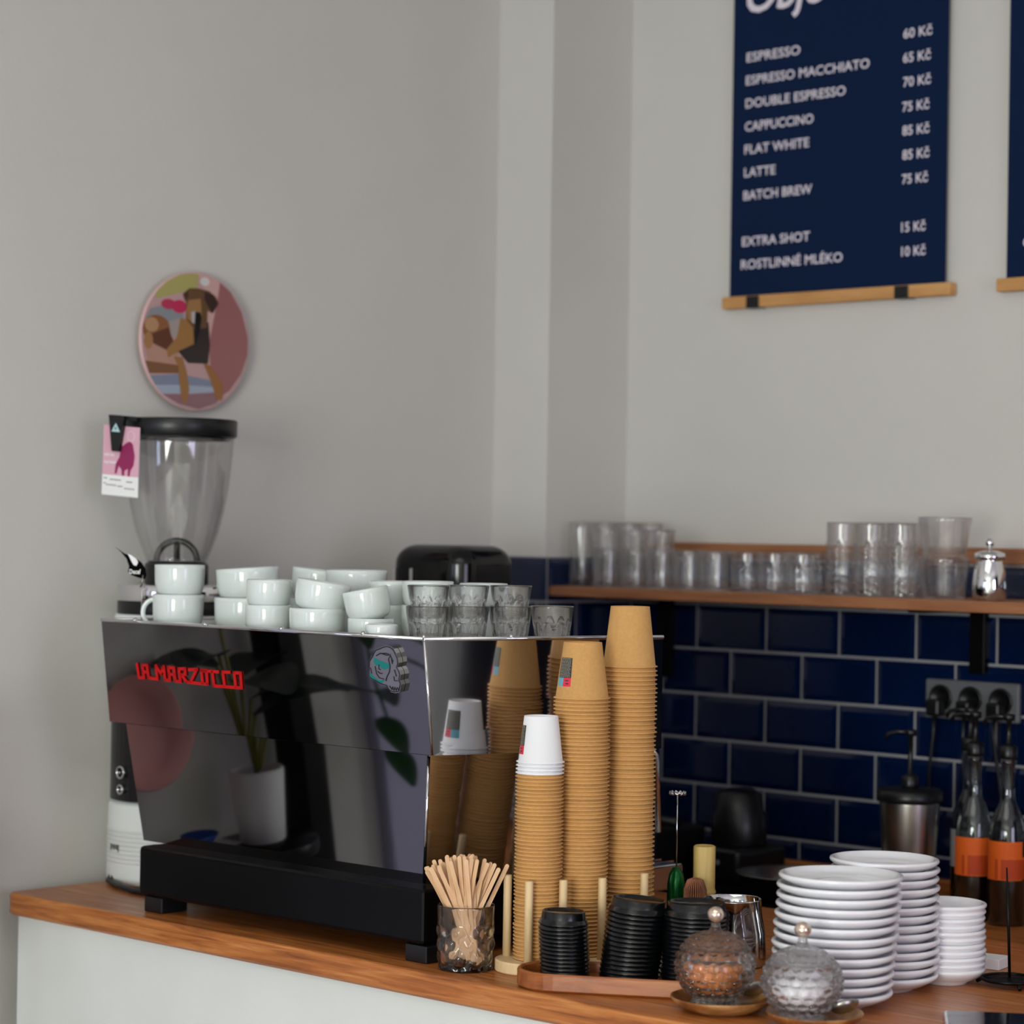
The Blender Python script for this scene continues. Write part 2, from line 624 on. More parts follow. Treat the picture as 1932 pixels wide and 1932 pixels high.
slab(b, rrect(-3.925, 2.752, -1.2, 3.72, .022), .958, WT, .005)
wt = b.done('counter_worktop', MT['worktop'])
tag(wt, 'thick brown wooden worktop with rounded edges under the espresso machine', 'worktop')
t = thing('service_counter', 'white painted bar counter below the brown wooden worktop', 'counter', (-2.6, 3.1, 0))
B().box((-1.302, -.333, 0), (1.35, -.313, .9575)).done('front_panel', MT['counterwhite'], t)
B().box((-1.302, -.313, 0), (-1.28, .45, .9575)).done('side_panel', MT['counterwhite'], t)
B().box((-1.28, .43, 0), (1.35, .45, .9575)).done('back_panel', MT['counterwhite'], t)
b = B()
slab(b, rrect(XB + .03, 3.86, -1.2, YC - .012, .005), .925, .962, .003)
tag(b.done('back_worktop', MT['worktop']), 'brown wooden worktop running along the foot of the navy tiles', 'worktop')
tag(B().box((XB + .03, YC - .034, .9622), (-1.2, YC - .013, .988), .003).done('upstand', MT['worktop']), 'narrow wooden upstand strip along the bottom of the navy tiles', 'upstand')
t = thing('back_cabinet', 'dark base cabinet under the worktop along the navy tiles', 'cabinet', (-2.5, 4.1, 0))
B().box((-1.27, -.2, .08), (1.3, .28, .9245)).done('body', MT['blackplastic'], t)
B().box((-1.25, -.17, 0), (1.28, .28, .08)).done('plinth', MT['blackplastic'], t)

# ------------------------------------------------------------------ round dog picture on the left wall
t = thing('round_picture', 'round glossy picture of a brown dog on a sofa, hung on the bare wall', 'picture', (XL, 3.215, 2.081))
seg = 72
b = B()
pr = [(0, .018), (.141, .018), (.143, .0195), (.143, .0245), (.1415, .026), (0, .026)]
bm = B()
bm.lathe(pr, seg)
o = bm.done('disc', mat('picture_edge', (206, 170, 170), .25), t)
o.rotation_euler = (0, D2R(90), 0)
bm = B()
bm.lathe([(0, 0), (.03, 0), (.03, .018), (0, .018)], 24)
o = bm.done('wall_spacer', MT['greyplastic'], t)
o.rotation_euler = (0, D2R(90), 0)
dogm = {}


def dm(c):
    if c not in dogm:
        dogm[c] = mat('print_%d_%d_%d' % c, tuple(int(v * .9) for v in c), .2)
    return dogm[c]


def ell(cx, cy, rx, ry, n=20, a0=0):
    return [(cx + rx * math.cos(2 * PI * k / n) * math.cos(a0) - ry * math.sin(2 * PI * k / n) * math.sin(a0),
             cy + rx * math.cos(2 * PI * k / n) * math.sin(a0) + ry * math.sin(2 * PI * k / n) * math.cos(a0)) for k in range(n)]


PR = [((206, 166, 166), ell(715, 620, 376, 474, 60)),
      ((186, 178, 110), [(420, 300), (500, 210), (600, 165), (725, 147), (725, 240), (610, 290), (440, 350)]),
      ((222, 178, 172), [(722, 147), (800, 158), (880, 190), (862, 560), (780, 560), (770, 260)]),
      ((166, 108, 108), [(880, 192), (960, 250), (1040, 390), (1088, 560), (1088, 690), (1040, 830), (960, 950), (905, 985), (830, 880), (808, 640), (830, 500), (862, 330)]),
      ((150, 154, 160), [(395, 420), (480, 390), (620, 420), (640, 520), (480, 500), (362, 490)]),
      ((196, 62, 96), ell(520, 380, 52, 36)), ((206, 50, 96), ell(595, 390, 52, 46)),
      ((196, 150, 132), [(350, 640), (560, 650), (600, 740), (580, 810), (390, 800)]),
      ((134, 90, 58), [(366, 780), (600, 795), (610, 850), (395, 865)]),
      ((140, 146, 170), [(400, 880), (600, 855), (800, 880), (870, 900), (850, 965), (690, 985), (480, 1010), (430, 950)]),
      ((176, 186, 204), [(430, 950), (620, 930), (860, 930), (850, 965), (690, 985), (480, 1010)]),
      ((156, 114, 122), [(480, 1015), (690, 988), (940, 955), (860, 1045), (740, 1090), (600, 1060)]),
      ((150, 98, 62), ell(440, 560, 96, 100)), ((196, 150, 110), ell(405, 530, 48, 50)),
      ((104, 58, 40), [(395, 600), (520, 540), (560, 640), (520, 700), (420, 660)]),
      ((176, 128, 84), ell(385, 640, 30, 60)),
      ((178, 164, 158), [(520, 500), (600, 470), (650, 520), (610, 600), (540, 600)]),
      ((168, 122, 70), [(600, 470), (700, 480), (710, 640), (640, 690), (560, 720), (520, 750), (510, 690), (580, 600)]),
      ((52, 42, 40), [(690, 500), (800, 480), (812, 640), (800, 770), (660, 775), (590, 700), (700, 640)]),
      ((166, 116, 66), [(560, 735), (620, 740), (650, 830), (672, 960), (655, 1055), (622, 1050), (600, 900), (590, 800)]),
      ((166, 110, 62), [(770, 770), (815, 780), (880, 860), (915, 930), (905, 1020), (865, 1010), (820, 880)]),
      ((112, 80, 54), [(615, 300), (660, 255), (720, 250), (800, 262), (850, 300), (868, 345), (828, 415), (790, 400), (790, 520), (700, 540), (640, 470), (640, 360)]),
      ((170, 126, 80), [(655, 340), (740, 320), (750, 430), (700, 500), (650, 470), (640, 400)]),
      ((66, 46, 40), [(765, 270), (830, 285), (866, 340), (828, 415), (795, 370), (770, 330)]),
      ((84, 60, 44), [(615, 300), (650, 270), (655, 310), (630, 345)]),
      ((196, 190, 186), [(675, 420), (705, 410), (705, 500), (680, 490)]),
      ((20, 18, 20), [(703, 415), (742, 420), (748, 470), (735, 560), (705, 640), (700, 500)]),
      ((232, 226, 224), ell(768, 200, 34, 30))]
b = B()
mats = []
for i, (c, pts) in enumerate(PR):
    m_ = dm(c)
    if m_ not in mats:
        mats.append(m_)
    q = [((x - 715) / 385 * .143, -(y - 620) / 485 * .143) for x, y in pts]
    q = [p if math.hypot(*p) < .1405 else (p[0] * .1405 / math.hypot(*p), p[1] * .1405 / math.hypot(*p)) for p in q]
    b.prism(q, (.0261 + i * .00008, 0, 0), EY, EZ, EX, .00007, mats.index(m_))
b.done('print', mats, t)

# ------------------------------------------------------------------ menu posters
t = thing('menu_poster', 'navy drinks menu poster listing espresso prices, in a wooden bar hanger', 'poster', (-3.203, YC, 2.226))
b = B()
N_ = 14
for i in range(N_):
    za, zb = .012 + i * .9 / N_, .012 + (i + 1) * .9 / N_
    b.box((-.289, -.018, za), (.289, -.0175, zb))
b.done('sheet', MT['navy'], t)
B().box((-.302, -.0305, -.013), (.308, -.0185, .014), .002).box((-.302, -.0165, -.013), (.308, -.004, .014), .002).done('hanger_bar', MT['barwood'], t)
for x in (-.213, .187):
    B().box((x - .018, -.0325, -.0145), (x + .018, -.003, .0125), .001).done('magnet_clip', MT['blackplastic'], t)
b = B()
OX, OZ = -3.203, 2.226
for s, x0, z, w in [("ESPRESSO", -3.453, 2.770, .150), ("ESPRESSO MACCHIATO", -3.454, 2.718, .338), ("DOUBLE ESPRESSO", -3.454, 2.666, .276),
                    ("CAPPUCCINO", -3.455, 2.6135, .191), ("FLAT WHITE", -3.455, 2.562, .180), ("LATTE", -3.455, 2.510, .088), ("BATCH BREW", -3.456, 2.458, .191),
                    ("EXTRA SHOT", -3.458, 2.354, .189), ("ROSTLINN\u00c9 ML\u00c9KO", -3.460, 2.302, .280),
                    ("60 K\u010d", -3.029, 2.770, .074), ("65 K\u010d", -3.029, 2.718, .071), ("70 K\u010d", -3.028, 2.666, .071), ("75 K\u010d", -3.029, 2.613, .069),
                    ("85 K\u010d", -3.028, 2.562, .069), ("85 K\u010d", -3.027, 2.510, .069), ("75 K\u010d", -3.027, 2.458, .066), ("15 K\u010d", -3.027, 2.355, .062), ("10 K\u010d", -3.026, 2.303, .062)]:
    text_bm(B(), s, .0205, (x0 - OX, -.0181, z - OZ), EX, EZ, -EY, w, bold=.014).done('menu_line', MT['lettering'], t)
b = B()
text_bm(b, "Obje", .075, (-3.455 - OX, -.0181, 2.881 - OZ), EX, EZ, -EY, .215, shear=.22, bold=.02)
b.done('heading', MT['lettering'], t)
t = thing('menu_poster', 'second navy menu poster, mostly cut off by the right edge', 'poster', (-2.48, YC, 2.226))
B().box((-.285, -.018, .012), (.289, -.0175, .91)).done('sheet', MT['navy'], t)
B().box((-.302, -.0305, -.013), (.308, -.0185, .014), .002).box((-.302, -.0165, -.013), (.308, -.004, .014), .002).done('hanger_bar', MT['barwood'], t)
b = B()
text_bm(b, "C", .0205, (-.246, -.0181, .076), EX, EZ, -EY, bold=.014)
b.done('lettering', MT['lettering'], t)

# ------------------------------------------------------------------ wall shelf
t = thing('wall_shelf', 'long wooden wall shelf crowded with drinking glasses above the navy tiles', 'shelf', (-2.8, 4.27, 1.557))
B().box((XB - -2.8 + .004, -.137, 0), (1.5, .1225, .0225), .002).done('board', MT['shelfwood'], t)
for x, hh in ((-.863, .185), (-.018, .135), (.9, .135)):
    b = B()
    b.box((x - .018, .105, -hh), (x + .018, .1225, 0), .001)
    b.box((x - .018, -.12, -.006), (x + .018, .1225, -.0003), .001)
    b.done('bracket', MT['blackmetal'], t)
SZ = 1.5796

# ------------------------------------------------------------------ drinking glasses


def tumbler(name, R, h, r0=None, wall=.0022, base=.008, pat=None, seg=40, rows=10, gm='glass'):
    r0 = R * .9 if r0 is None else r0
    prof = [(0, 0), (r0 * .92, 0), (r0, .0015)]
    for i in range(1, rows):
        k = i / rows
        prof.append((r0 + (R - r0) * k, .0015 + (h - .0025) * k))
    prof += [(R, h - .001), (R - wall * .5, h), (R - wall, h - .001)]
    nout = len(prof)
    prof += [(r0 - wall + (R - r0) * .25, base + (h - base) * .25), (r0 - wall, base + .003), (r0 - wall - .004, base), (0, base)]
    fr = None
    if pat:
        def fr(i, r, z, a):
            return r + (pat(z / h, a) if 2 <= i < nout - 3 else 0)
    return B().lathe(prof, seg, fr=fr).mesh(name, MT[gm])


def place(me, name, loc, label, cat, group=None):
    o = bpy.data.objects.new(name, me)
    o.location = loc
    COL.objects.link(o)
    return tag(o, label, cat, group)


def p_diamond(z, a):
    if z > .68 or z < .06:
        return 0
    return .0016 * (abs(((a * 12 / PI + z * 7) % 2) - 1) + abs(((a * 12 / PI - z * 7) % 2) - 1) - 1)


def p_pine(z, a):
    if z > .72 or z < .05:
        return 0
    return .0014 * (abs(((a * 8 / PI) % 2) - 1) * 2 - 1) + .0012 * math.sin(z * 60 + 3 * abs(((a * 8 / PI) % 2) - 1))


def p_scallop(z, a):
    # nine flat facets under round arches
    w = 2 * PI / 9
    k = (a % w) - w / 2
    top = .34 + .27 * math.sqrt(max(0, 1 - (k / (w / 2 * .92)) ** 2)) if abs(k) < w / 2 * .92 else 0
    if z < top:
        return .0335 * (math.cos(w / 2) / math.cos(k) - 1) - .0006
    return .0


HB = tumbler('highball', .029, .146, .027, .0016, .016, seg=32)
TB = tumbler('plain_tumbler', .036, .0865, .0325, .0018, .010, seg=32)
DT = tumbler('cut_tumbler', .033, .0865, .032, .0025, .009, p_pine, 64, 22)
DH = tumbler('cut_highball', .0325, .152, .031, .0028, .012, p_pine, 64, 34)
BT = tumbler('wide_tumbler', .052, .084, .044, .0018, .008, seg=40)
YS = 4.185
g = 'tall plain glasses at the left end of the shelf'
for i, (x, y) in enumerate([(-3.757, 4.19), (-3.694, 4.20), (-3.633, 4.215), (-3.715, 4.30), (-3.652, 4.31)]):
    row = 'front' if i < 3 else 'back'
    place(HB, 'highball_glass', (x, y, SZ), 'tall straight highball glass, %s from the left in the %s row at the shelf end' % (ordinal(i % 3 + 1 if i < 3 else i - 2), row), 'glass', g)
g = 'plain tumblers stacked in the middle of the shelf'
xs_ = [-3.655, -3.578, -3.501, -3.424, -3.347]
for i, x in enumerate(xs_):
    place(TB, 'tumbler_glass', (x, 4.165 + .004 * (i % 2), SZ), 'short plain tumbler standing on the shelf board, %s of its row from the left' % ordinal(i + 1), 'glass', g)
TBs = tumbler('stacked_tumbler', .0325, .0865, .026, .0016, .007, seg=32)
for i, x in enumerate(xs_[:3]):
    place(TBs, 'tumbler_glass', (x + .002, 4.165 + .004 * (i % 2), SZ + .0445), 'plain tumbler nested into the %s plain tumbler from the left on the shelf' % ordinal(i + 1), 'glass', g)
for i, x in enumerate([-3.58, -3.50, -3.42]):
    place(TB, 'tumbler_glass', (x, 4.262, SZ), 'short plain tumbler in the back row of the shelf, %s from the left' % ordinal(i + 1), 'glass', g)
g = 'short patterned tumblers on the shelf'
for i, x in enumerate([-3.263, -3.189, -3.115]):
    place(DT, 'cut_glass_tumbler', (x, 4.17, SZ), 'short tumbler with pressed pattern, %s from the left in the front shelf row' % ordinal(i + 1), 'glass', g)
for i, x in enumerate([-3.225, -3.150]):
    place(DT, 'cut_glass_tumbler', (x, 4.262, SZ), 'short patterned tumbler in the back row, %s from the left' % ordinal(i + 1), 'glass', g)
g = 'tall patterned glasses on the shelf'
for i, (x, y) in enumerate([(-3.018, 4.175), (-2.944, 4.172), (-2.872, 4.178), (-2.982, 4.262), (-2.906, 4.265)]):
    place(DH, 'cut_glass_highball', (x, y, SZ), 'tall glass with pressed pattern, %s from the left in the %s shelf row' % (ordinal(i + 1 if i < 3 else i - 2), 'front' if i < 3 else 'back'), 'glass', g)
place(BT, 'wide_tumbler', (-2.772, 4.180, SZ), 'wide plain tumbler on the shelf beside the metal sugar shaker', 'glass', 'wide tumblers stacked on the shelf')
BT2 = tumbler('wide_tumbler_upper', .0545, .080, .042, .0018, .006, seg=40)
place(BT2, 'wide_tumbler', (-2.770, 4.180, SZ + .0846), 'wide plain tumbler stacked on top of another beside the shaker', 'glass', 'wide tumblers stacked on the shelf')
t = thing('sugar_shaker', 'polished metal sugar shaker with knobbed lid at the right of the shelf', 'shaker', (-2.668, 4.185, SZ))
B().lathe([(0, 0), (.030, 0), (.033, .004), (.034, .03), (.031, .06), (.025, .078), (.024, .082), (0, .082)], 32).done('body', MT['chrome'], t)
B().lathe([(0, .0825), (.030, .0825), (.031, .086), (.030, .094), (.016, .099), (0, .1)], 32).done('lid', MT['chrome'], t)
B().lathe([(0, .0995), (.004, .1), (.003, .106), (.0075, .11), (.0085, .116), (.006, .122), (0, .1235)], 20).done('knob', MT['chrome'], t)

# ------------------------------------------------------------------ triple wall socket with plugs
t = thing('wall_socket', 'triple grey wall socket on the navy tiles with black plugs below the shelf', 'socket', (-2.832, YC - .0105, 1.365))
B().box((-.114, -.012, -.041), (.114, 0, .041), .004).done('plate', MT['greyplastic'], t)
for i, x in enumerate((-.074, -.001, .072)):
    o = B().lathe([(.026, 0), (.028, .002), (.028, .004), (.022, .005), (.020, .001), (0, .001)], 28).done('outlet', MT['blackplastic'], t, (x, -.0118, .002))
    o.rotation_euler = (D2R(90), 0, 0)
for i, x in enumerate((-.074, -.001, .072)):
    pl = thing('power_plug', 'black plug in the %s outlet of the grey wall socket' % ('left', 'middle', 'right')[i], 'plug', (-2.832 + x, YC - .0282, 1.352), group='plugs in the grey wall socket')
    B().box((-.017, -.03, -.022), (.017, -.0005, .014), .006).done('plug_body', MT['blackplastic'], pl)
    B().tube([(0, -.02, -.021), (0, -.022, -.06), (.012 * (i - 1), -.018, -.14), (.02 * (i - 1), .0, -.28), (.02 * (i - 1), .0, -.385)], .004, 8).done('cord', MT['blackplastic'], pl)

# ------------------------------------------------------------------ things on the back worktop
BZ = .9625


def pump(parent, z, h, mt, ang):
    b = B()
    b.lathe([(0, 0), (.016, 0), (.017, .004), (.017, .022), (.012, .026), (.005, .028), (.005, h - .014), (.011, h - .012), (.012, h - .002), (.009, h), (0, h)], 20, (0, 0, z))
    c, s = math.cos(ang), math.sin(ang)
    b.tube([(0, 0, z + h - .006), (.025 * c, .025 * s, z + h - .005), (.045 * c, .045 * s, z + h - .010), (.052 * c, .052 * s, z + h - .022)], .0045, 8)
    return b.done('pump', mt, parent)


t = thing('steel_canister', 'tapered brushed steel canister with black lid and pump before the tiles', 'canister', (-2.790, 4.10, BZ))
B().lathe([(0, 0), (.044, 0), (.046, .004), (.060, .214), (.060, .216), (0, .216)], 48).done('body', MT['brushed'], t)
B().lathe([(0, .2165), (.064, .2165), (.066, .221), (.066, .236), (.058, .242), (.02, .244), (0, .244)], 48).done('lid', MT['blackplastic'], t)
pump(t, .244, .115, MT['blackplastic'], D2R(200))
b = B()
for i, (z, w) in enumerate(((.105, .036), (.093, .028))):
    for k in range(9):
        if (k * 7 + i * 3) % 4:
            a = D2R(-46) + (k - 4) * w / 9 / .053 + .25
            r = .0465 + (z - .004) / .21 * .014 + .0004
            b.box((-.0012, -.0002, -.003), (.0012, .0002, .003), mx=Matrix.Translation((r * math.cos(a), r * math.sin(a), z)) @ Matrix.Rotation(a + PI / 2, 4, 'Z'))
b.done('marking', MT['line'], t)


def bottle(x, y, label, orange):
    t = thing('syrup_bottle', label, 'bottle', (x, y, BZ), group='syrup pump bottles by the tiles')
    o_ = [(0, .001), (.034, .001), (.036, .004), (.036, .165), (.034, .19), (.026, .215), (.016, .236), (.0135, .255), (.0135, .305), (.0155, .307), (.0155, .318)]
    B().lathe(o_ + [(.0115, .318), (.0115, .255), (.014, .236), (.024, .213), (.032, .19), (.034, .165), (.034, .006), (0, .006)], 36).done('glass_body', MT['bottleglass'], t)
    B().lathe([(0, .0065), (.0332, .0065), (.0332, .125), (0, .125)], 30).done('syrup', MT['syrup'], t)
    b = B()
    R = .0364
    n = 20
    for part, (z0, z1, m) in enumerate(((.088, .162, 0), (.09, .128, 1))):
        rr = R + part * .0003
        for k in range(n):
            a0, a1 = D2R(-46 - 100 + 200 * k / n), D2R(-46 - 100 + 200 * (k + 1) / n)
            if part and abs(k - 12) > 5 + (k % 3):
                continue
            if not part and abs(k - 15) < 2:
                z1_ = z1 - .03
                z0_ = z0 + .02
            else:
                z1_, z0_ = z1, z0
            vs = [b.bm.verts.new((rr * math.cos(a), rr * math.sin(a), z)) for a, z in ((a0, z0_), (a1, z0_), (a1, z1_), (a0, z1_))]
            f = b.bm.faces.new(vs)
            f.material_index = m
    b.done('label_band', [MT['orange'], MT['darkorange']] if orange else [MT['labelgrey'], MT['labelgrey']], t)
    pump(t, .3185, .085, MT['blackplastic'], D2R(190))
    return t


bottle(-2.716, 4.20, 'pump syrup bottle with pale label right behind the steel canister', False)
bottle(-2.643, 4.105, 'orange labelled pump syrup bottle nearest the steel canister', True)
bottle(-2.565, 4.100, 'orange labelled pump syrup bottle at the right edge, beyond the receipt spike', True)
t = thing('countertop_grinder', 'black low grinder standing in the shade against the navy tiles', 'grinder', (-3.265, 4.16, BZ + .0038))
B().box((-.065, -.085, 0), (.065, .085, .075), .012, 3).done('body', MT['blackplastic'], t)
B().lathe([(0, .0755), (.058, .0755), (.060, .08), (.060, .135), (.052, .15), (.05, .185), (.03, .195), (0, .196)], 32).done('hopper', MT['blackplastic'], t)
for x in (-.02, .012):
    o = B().lathe([(0, 0), (.006, 0), (.006, .006), (0, .007)], 14).done('button', MT['greyplastic'], t, (x, -.0855, .045))
    o.rotation_euler = (D2R(90), 0, 0)
t = thing('steel_basin', 'round brushed steel basin on the rear worktop behind the milk pitchers', 'basin', (-3.02, 4.03, BZ + .0038))
B().lathe([(0, 0), (.085, 0), (.10, .01), (.112, .05), (.118, .052), (.117, .0535), (.110, .052), (.097, .012), (.083, .003), (0, .003)], 48).done('bowl', MT['brushed'], t)
t = thing('knock_box', 'black box on the rear worktop in front of the tiles, left of the basin', 'box', (-3.45, 4.08, BZ + .0038))
B().box((-.09, -.09, 0), (.09, .09, .11), .01, 3).done('body', MT['blackplastic'], t)
B().tube([(-.085, 0, .1), (.085, 0, .1)], .012, 12).done('knock_bar', MT['blackplastic'], t, (0, 0, .018))

tag(B().box((-3.76, 3.875, BZ - .0001), (-2.87, 4.325, BZ + .0035), .001).done('bar_mat', MT['labelink']), 'thin black rubber mat on the rear worktop before the navy tiles', 'mat')

# tall black appliance behind the machine
t = thing('countertop_appliance', 'tall glossy black appliance with rounded top corners behind the white cups', 'appliance', (-3.60, 3.62, WT + .0003))
b = B()
ro = rrect(-.108, -.088, .108, .088, .045, 7)
rings = []
for k in range(-1, 9):
    a = D2R(90 * max(0, k) / 8)
    ins, z = .040 * (1 - math.cos(a)), .632 + .040 * math.sin(a)
    if k == -1:
        ins, z = 0, .023
    rings.append([b.bm.verts.new((x * (1 - ins / .108), y * (1 - ins / .088), z)) for x, y in ro])
for r0_, r1_ in zip(rings[:-1], rings[1:]):
    for k in range(len(ro)):
        f = b.bm.faces.new((r0_[k], r0_[(k + 1) % len(ro)], r1_[(k + 1) % len(ro)], r1_[k]))
        f.smooth = True
b.bm.faces.new(rings[0][::-1])
b.bm.faces.new(rings[-1])
b.done('body', MT['gloss'], t)
B().box((-.10, -.08, 0), (.10, .08, .0225), .004).done('foot_plate', MT['blackplastic'], t)
for x in (-.080, -.030):  # highlights on the glossy black front, built as bright bars
    B().tube([(x, -.0915, .30), (x, -.0915, .622)], .0045, 10).done('highlight_bar', MT['chrome'], t)

# ------------------------------------------------------------------ espresso machine
MX0, MX1, MY0, MY1, MZ = -3.700, -2.846, 2.797, 3.389, 1.527
em = thing('espresso_machine', 'wide mirror-polished espresso machine with red lettering and cups on top', 'coffee machine', (-3.273, 3.09, WT))
CX, CY, CZ = -3.273, 3.09, WT


def L(x, y, z):
    return (x - CX, y - CY, z - CZ)


def hexL(b, bot, top):
    (x0, y0, x1, y1, z), (a0, c0, a1, c1, w) = bot, top
    return b.hexa([L(x0, y0, z), L(x1, y0, z), L(x1, y1, z), L(x0, y1, z), L(a0, c0, w), L(a1, c0, w), L(a1, c1, w), L(a0, c1, w)])


UZ0 = 1.3355
# upper back panel (faces the customers), side panels, inner chassis
hexL(B(), (MX0, 2.820, MX1, 2.832, UZ0), (MX0, MY0, MX1, MY0 + .012, MZ - .004)).done('back_panel_upper', MT['darksteel'], em)
SK = math.tan(D2R(18))      # the customer's right side flares outwards to the back
YB = 3.230


def skew(b, x0, x1, ya, yb, za, zb, dx0=0.0):
    # panel between za and zb whose outer face runs from (x1, ya) backwards along the flare; dx0 shifts its foot
    X = lambda x, y, y0: x + SK * (y - y0)
    b.hexa([L(x0 + dx0, ya + .012 * (dx0 != 0), za), L(x1 + dx0, ya, za), L(X(x1 + dx0, yb, ya), yb, za), L(X(x0 + dx0, yb, ya), yb, za),
            L(x0, ya, zb), L(x1, ya, zb), L(X(x1, yb, ya), yb, zb), L(X(x0, yb, ya), yb, zb)])
    return b


bs = B()
bs.hexa([L(MX1 - .012, 2.8335, UZ0), L(MX1 + .003, 2.8205, UZ0), L(MX1 + SK * (YB - MY0), YB, UZ0), L(MX1 - .012 + SK * (YB - MY0), YB, UZ0),
         L(MX1 - .012, MY0 + .0125, MZ - .004), L(MX1 + .0004, MY0 + .0005, MZ - .004), L(MX1 + SK * (YB - MY0), YB, MZ - .004), L(MX1 - .012 + SK * (YB - MY0), YB, MZ - .004)])
bs.done('side_panel_upper', MT['steel'], em)
hexL(B(), (MX0, 2.8325, MX0 + .012, MY1, UZ0), (MX0, MY0 + .0125, MX0 + .012, MY1, MZ - .012)).done('side_panel_upper', MT['steel'], em)
hexL(B(), (MX0 + .013, 2.834, MX1 - .013, MY1 - .03, UZ0 + .004), (MX0 + .013, 2.815, MX1 - .013, MY1 - .03, 1.498)).done('chassis', MT['blackmetal'], em)
LX0, LX1 = -3.674, -2.872
hexL(B(), (-3.637, 2.855, -2.895, 2.865, 1.118), (LX0, 2.838, LX1, 2.848, UZ0 - .003)).done('back_panel_lower', MT['darksteel'], em)
bs = B()
bs.hexa([L(-2.907, 2.8655, 1.118), L(-2.8945, 2.8555, 1.118), L(-2.8945 + SK * .33, 3.185, 1.118), L(-2.907 + SK * .33, 3.185, 1.118),
         L(LX1 - .012, 2.8485, UZ0 - .003), L(LX1 + .0005, 2.8385, UZ0 - .003), L(LX1 + SK * .36, 3.198, UZ0 - .003), L(LX1 - .012 + SK * .36, 3.198, UZ0 - .003)])
bs.done('side_panel_lower', MT['steel'], em)
hexL(B(), (-3.637, 2.8655, -3.625, 3.30, 1.118), (LX0, 2.8485, LX0 + .012, 3.34, UZ0 - .003)).done('side_panel_lower', MT['steel'], em)
hexL(B(), (-3.62, 2.87, -2.91, 3.2, 1.118), (-3.655, 2.855, -2.89, 3.2, UZ0 - .001)).done('inner_body', MT['blackmetal'], em)
# bright corner strips
b = B()
b.tube([L(MX1, MY0 + .001, MZ - .006), L(MX1, 2.821, UZ0 + .001)], .0028, 8)
b.tube([L(LX1 - .0005, 2.8385, UZ0 - .004), L(-2.8955, 2.8555, 1.12)], .0028, 8)
b.done('corner_strip', MT['steel'], em)
# cup rail around the top tray
b = B()
XE = MX1 + SK * (YB - MY0)
for p, q in (((MX0, MY0), (MX1, MY0)), ((MX1, MY0), (XE, YB)), ((MX0, MY0), (MX0, MY1))):
    b.tube([L(p[0], p[1], MZ - .002), L(q[0], q[1], MZ - .002)], .0035, 8)
b.done('cup_rail', MT['steel'], em)
ST = [(.005, x, MY0) for x in (-3.60, -3.40, -3.195, -2.99)] + [(.0035, MX1, MY0)] + [(.005, MX1 + SK * (y - MY0), y) for y in (2.95, 3.13, 3.20)]
for r_, x, y in ST:
    B().lathe([(0, 0), (r_, 0), (r_, .002), (r_ * .6, .0055), (0, .006)], 12, L(x, y, MZ - .0005)).done('rail_stud', MT['steel'], em)
TZ = 1.504
B().prism([(MX0 + .005 - CX, MY0 + .006 - CY), (MX1 - .013 - CX, MY0 + .006 - CY), (MX1 - .013 + SK * (YB - MY0) - CX, YB - CY), (MX1 - .05 - CX, MY1 - CY), (MX0 + .013 - CX, MY1 - CY)], (0, 0, 1.4985 - CZ), EX, EY, EZ, TZ - .0003 - 1.4985).done('cup_tray', MT['brushed'], em)
# base with feet, drip tray on the barista side
B().box(L(-3.583, 2.801, 1.0285), L(-2.842, 3.36, 1.118), .008, 3).done('base', MT['blackmetal'], em)
for x0 in (-3.566, -2.884):
    for y0 in (2.803, 3.27):
        B().box(L(x0, y0, 1.0003), L(x0 + .05, y0 + .06, 1.0283), .002).done('foot', MT['blackplastic'], em)
b = B()
b.box(L(-3.56, 3.361, 1.06), L(-2.85, 3.47, 1.104), .003)
for k in range(24):
    b.box(L(-3.555 + k * .0295, 3.365, 1.1045), L(-3.549 + k * .0295, 3.468, 1.108))
b.done('drip_tray', MT['steel'], em)
for x in (-3.46, -3.085):
    g_ = B().lathe([(0, 1.24 - CZ), (.035, 1.24 - CZ), (.037, 1.25 - CZ), (.037, 1.33 - CZ), (0, 1.33 - CZ)], 32, (x - CX, 3.30 - CY, 0)).done('group_head', MT['chrome'], em)
b = B()
b.tube([L(-2.90, 3.40, 1.33), L(-2.885, 3.43, 1.30), L(-2.885, 3.44, 1.16)], .006, 8)
b.done('steam_wand', MT['chrome'], em)

# red lettering on the upper panel: strokes in the photo-measured frame of the word
NU = Vector((0, -math.cos(math.atan2(.023, .1875)), -math.sin(math.atan2(.023, .1875))))
VU = Vector((0, -math.sin(math.atan2(.023, .1875)), math.cos(math.atan2(.023, .1875))))


def on_upper(x, z, off=0.0):
    k = (MZ - .004 - z) / (MZ - .004 - UZ0)
    return Vector(L(x, MY0 + .023 * k, z)) + NU * off


def wpt(cx, cy):
    u = (cx - 150) / 1590
    top = 200 + .0692 * (cx - 150)
    v = (cy - top) / 190
    return on_upper(-3.604 + u * .298, 1.4475 - v * .0255, .0012)


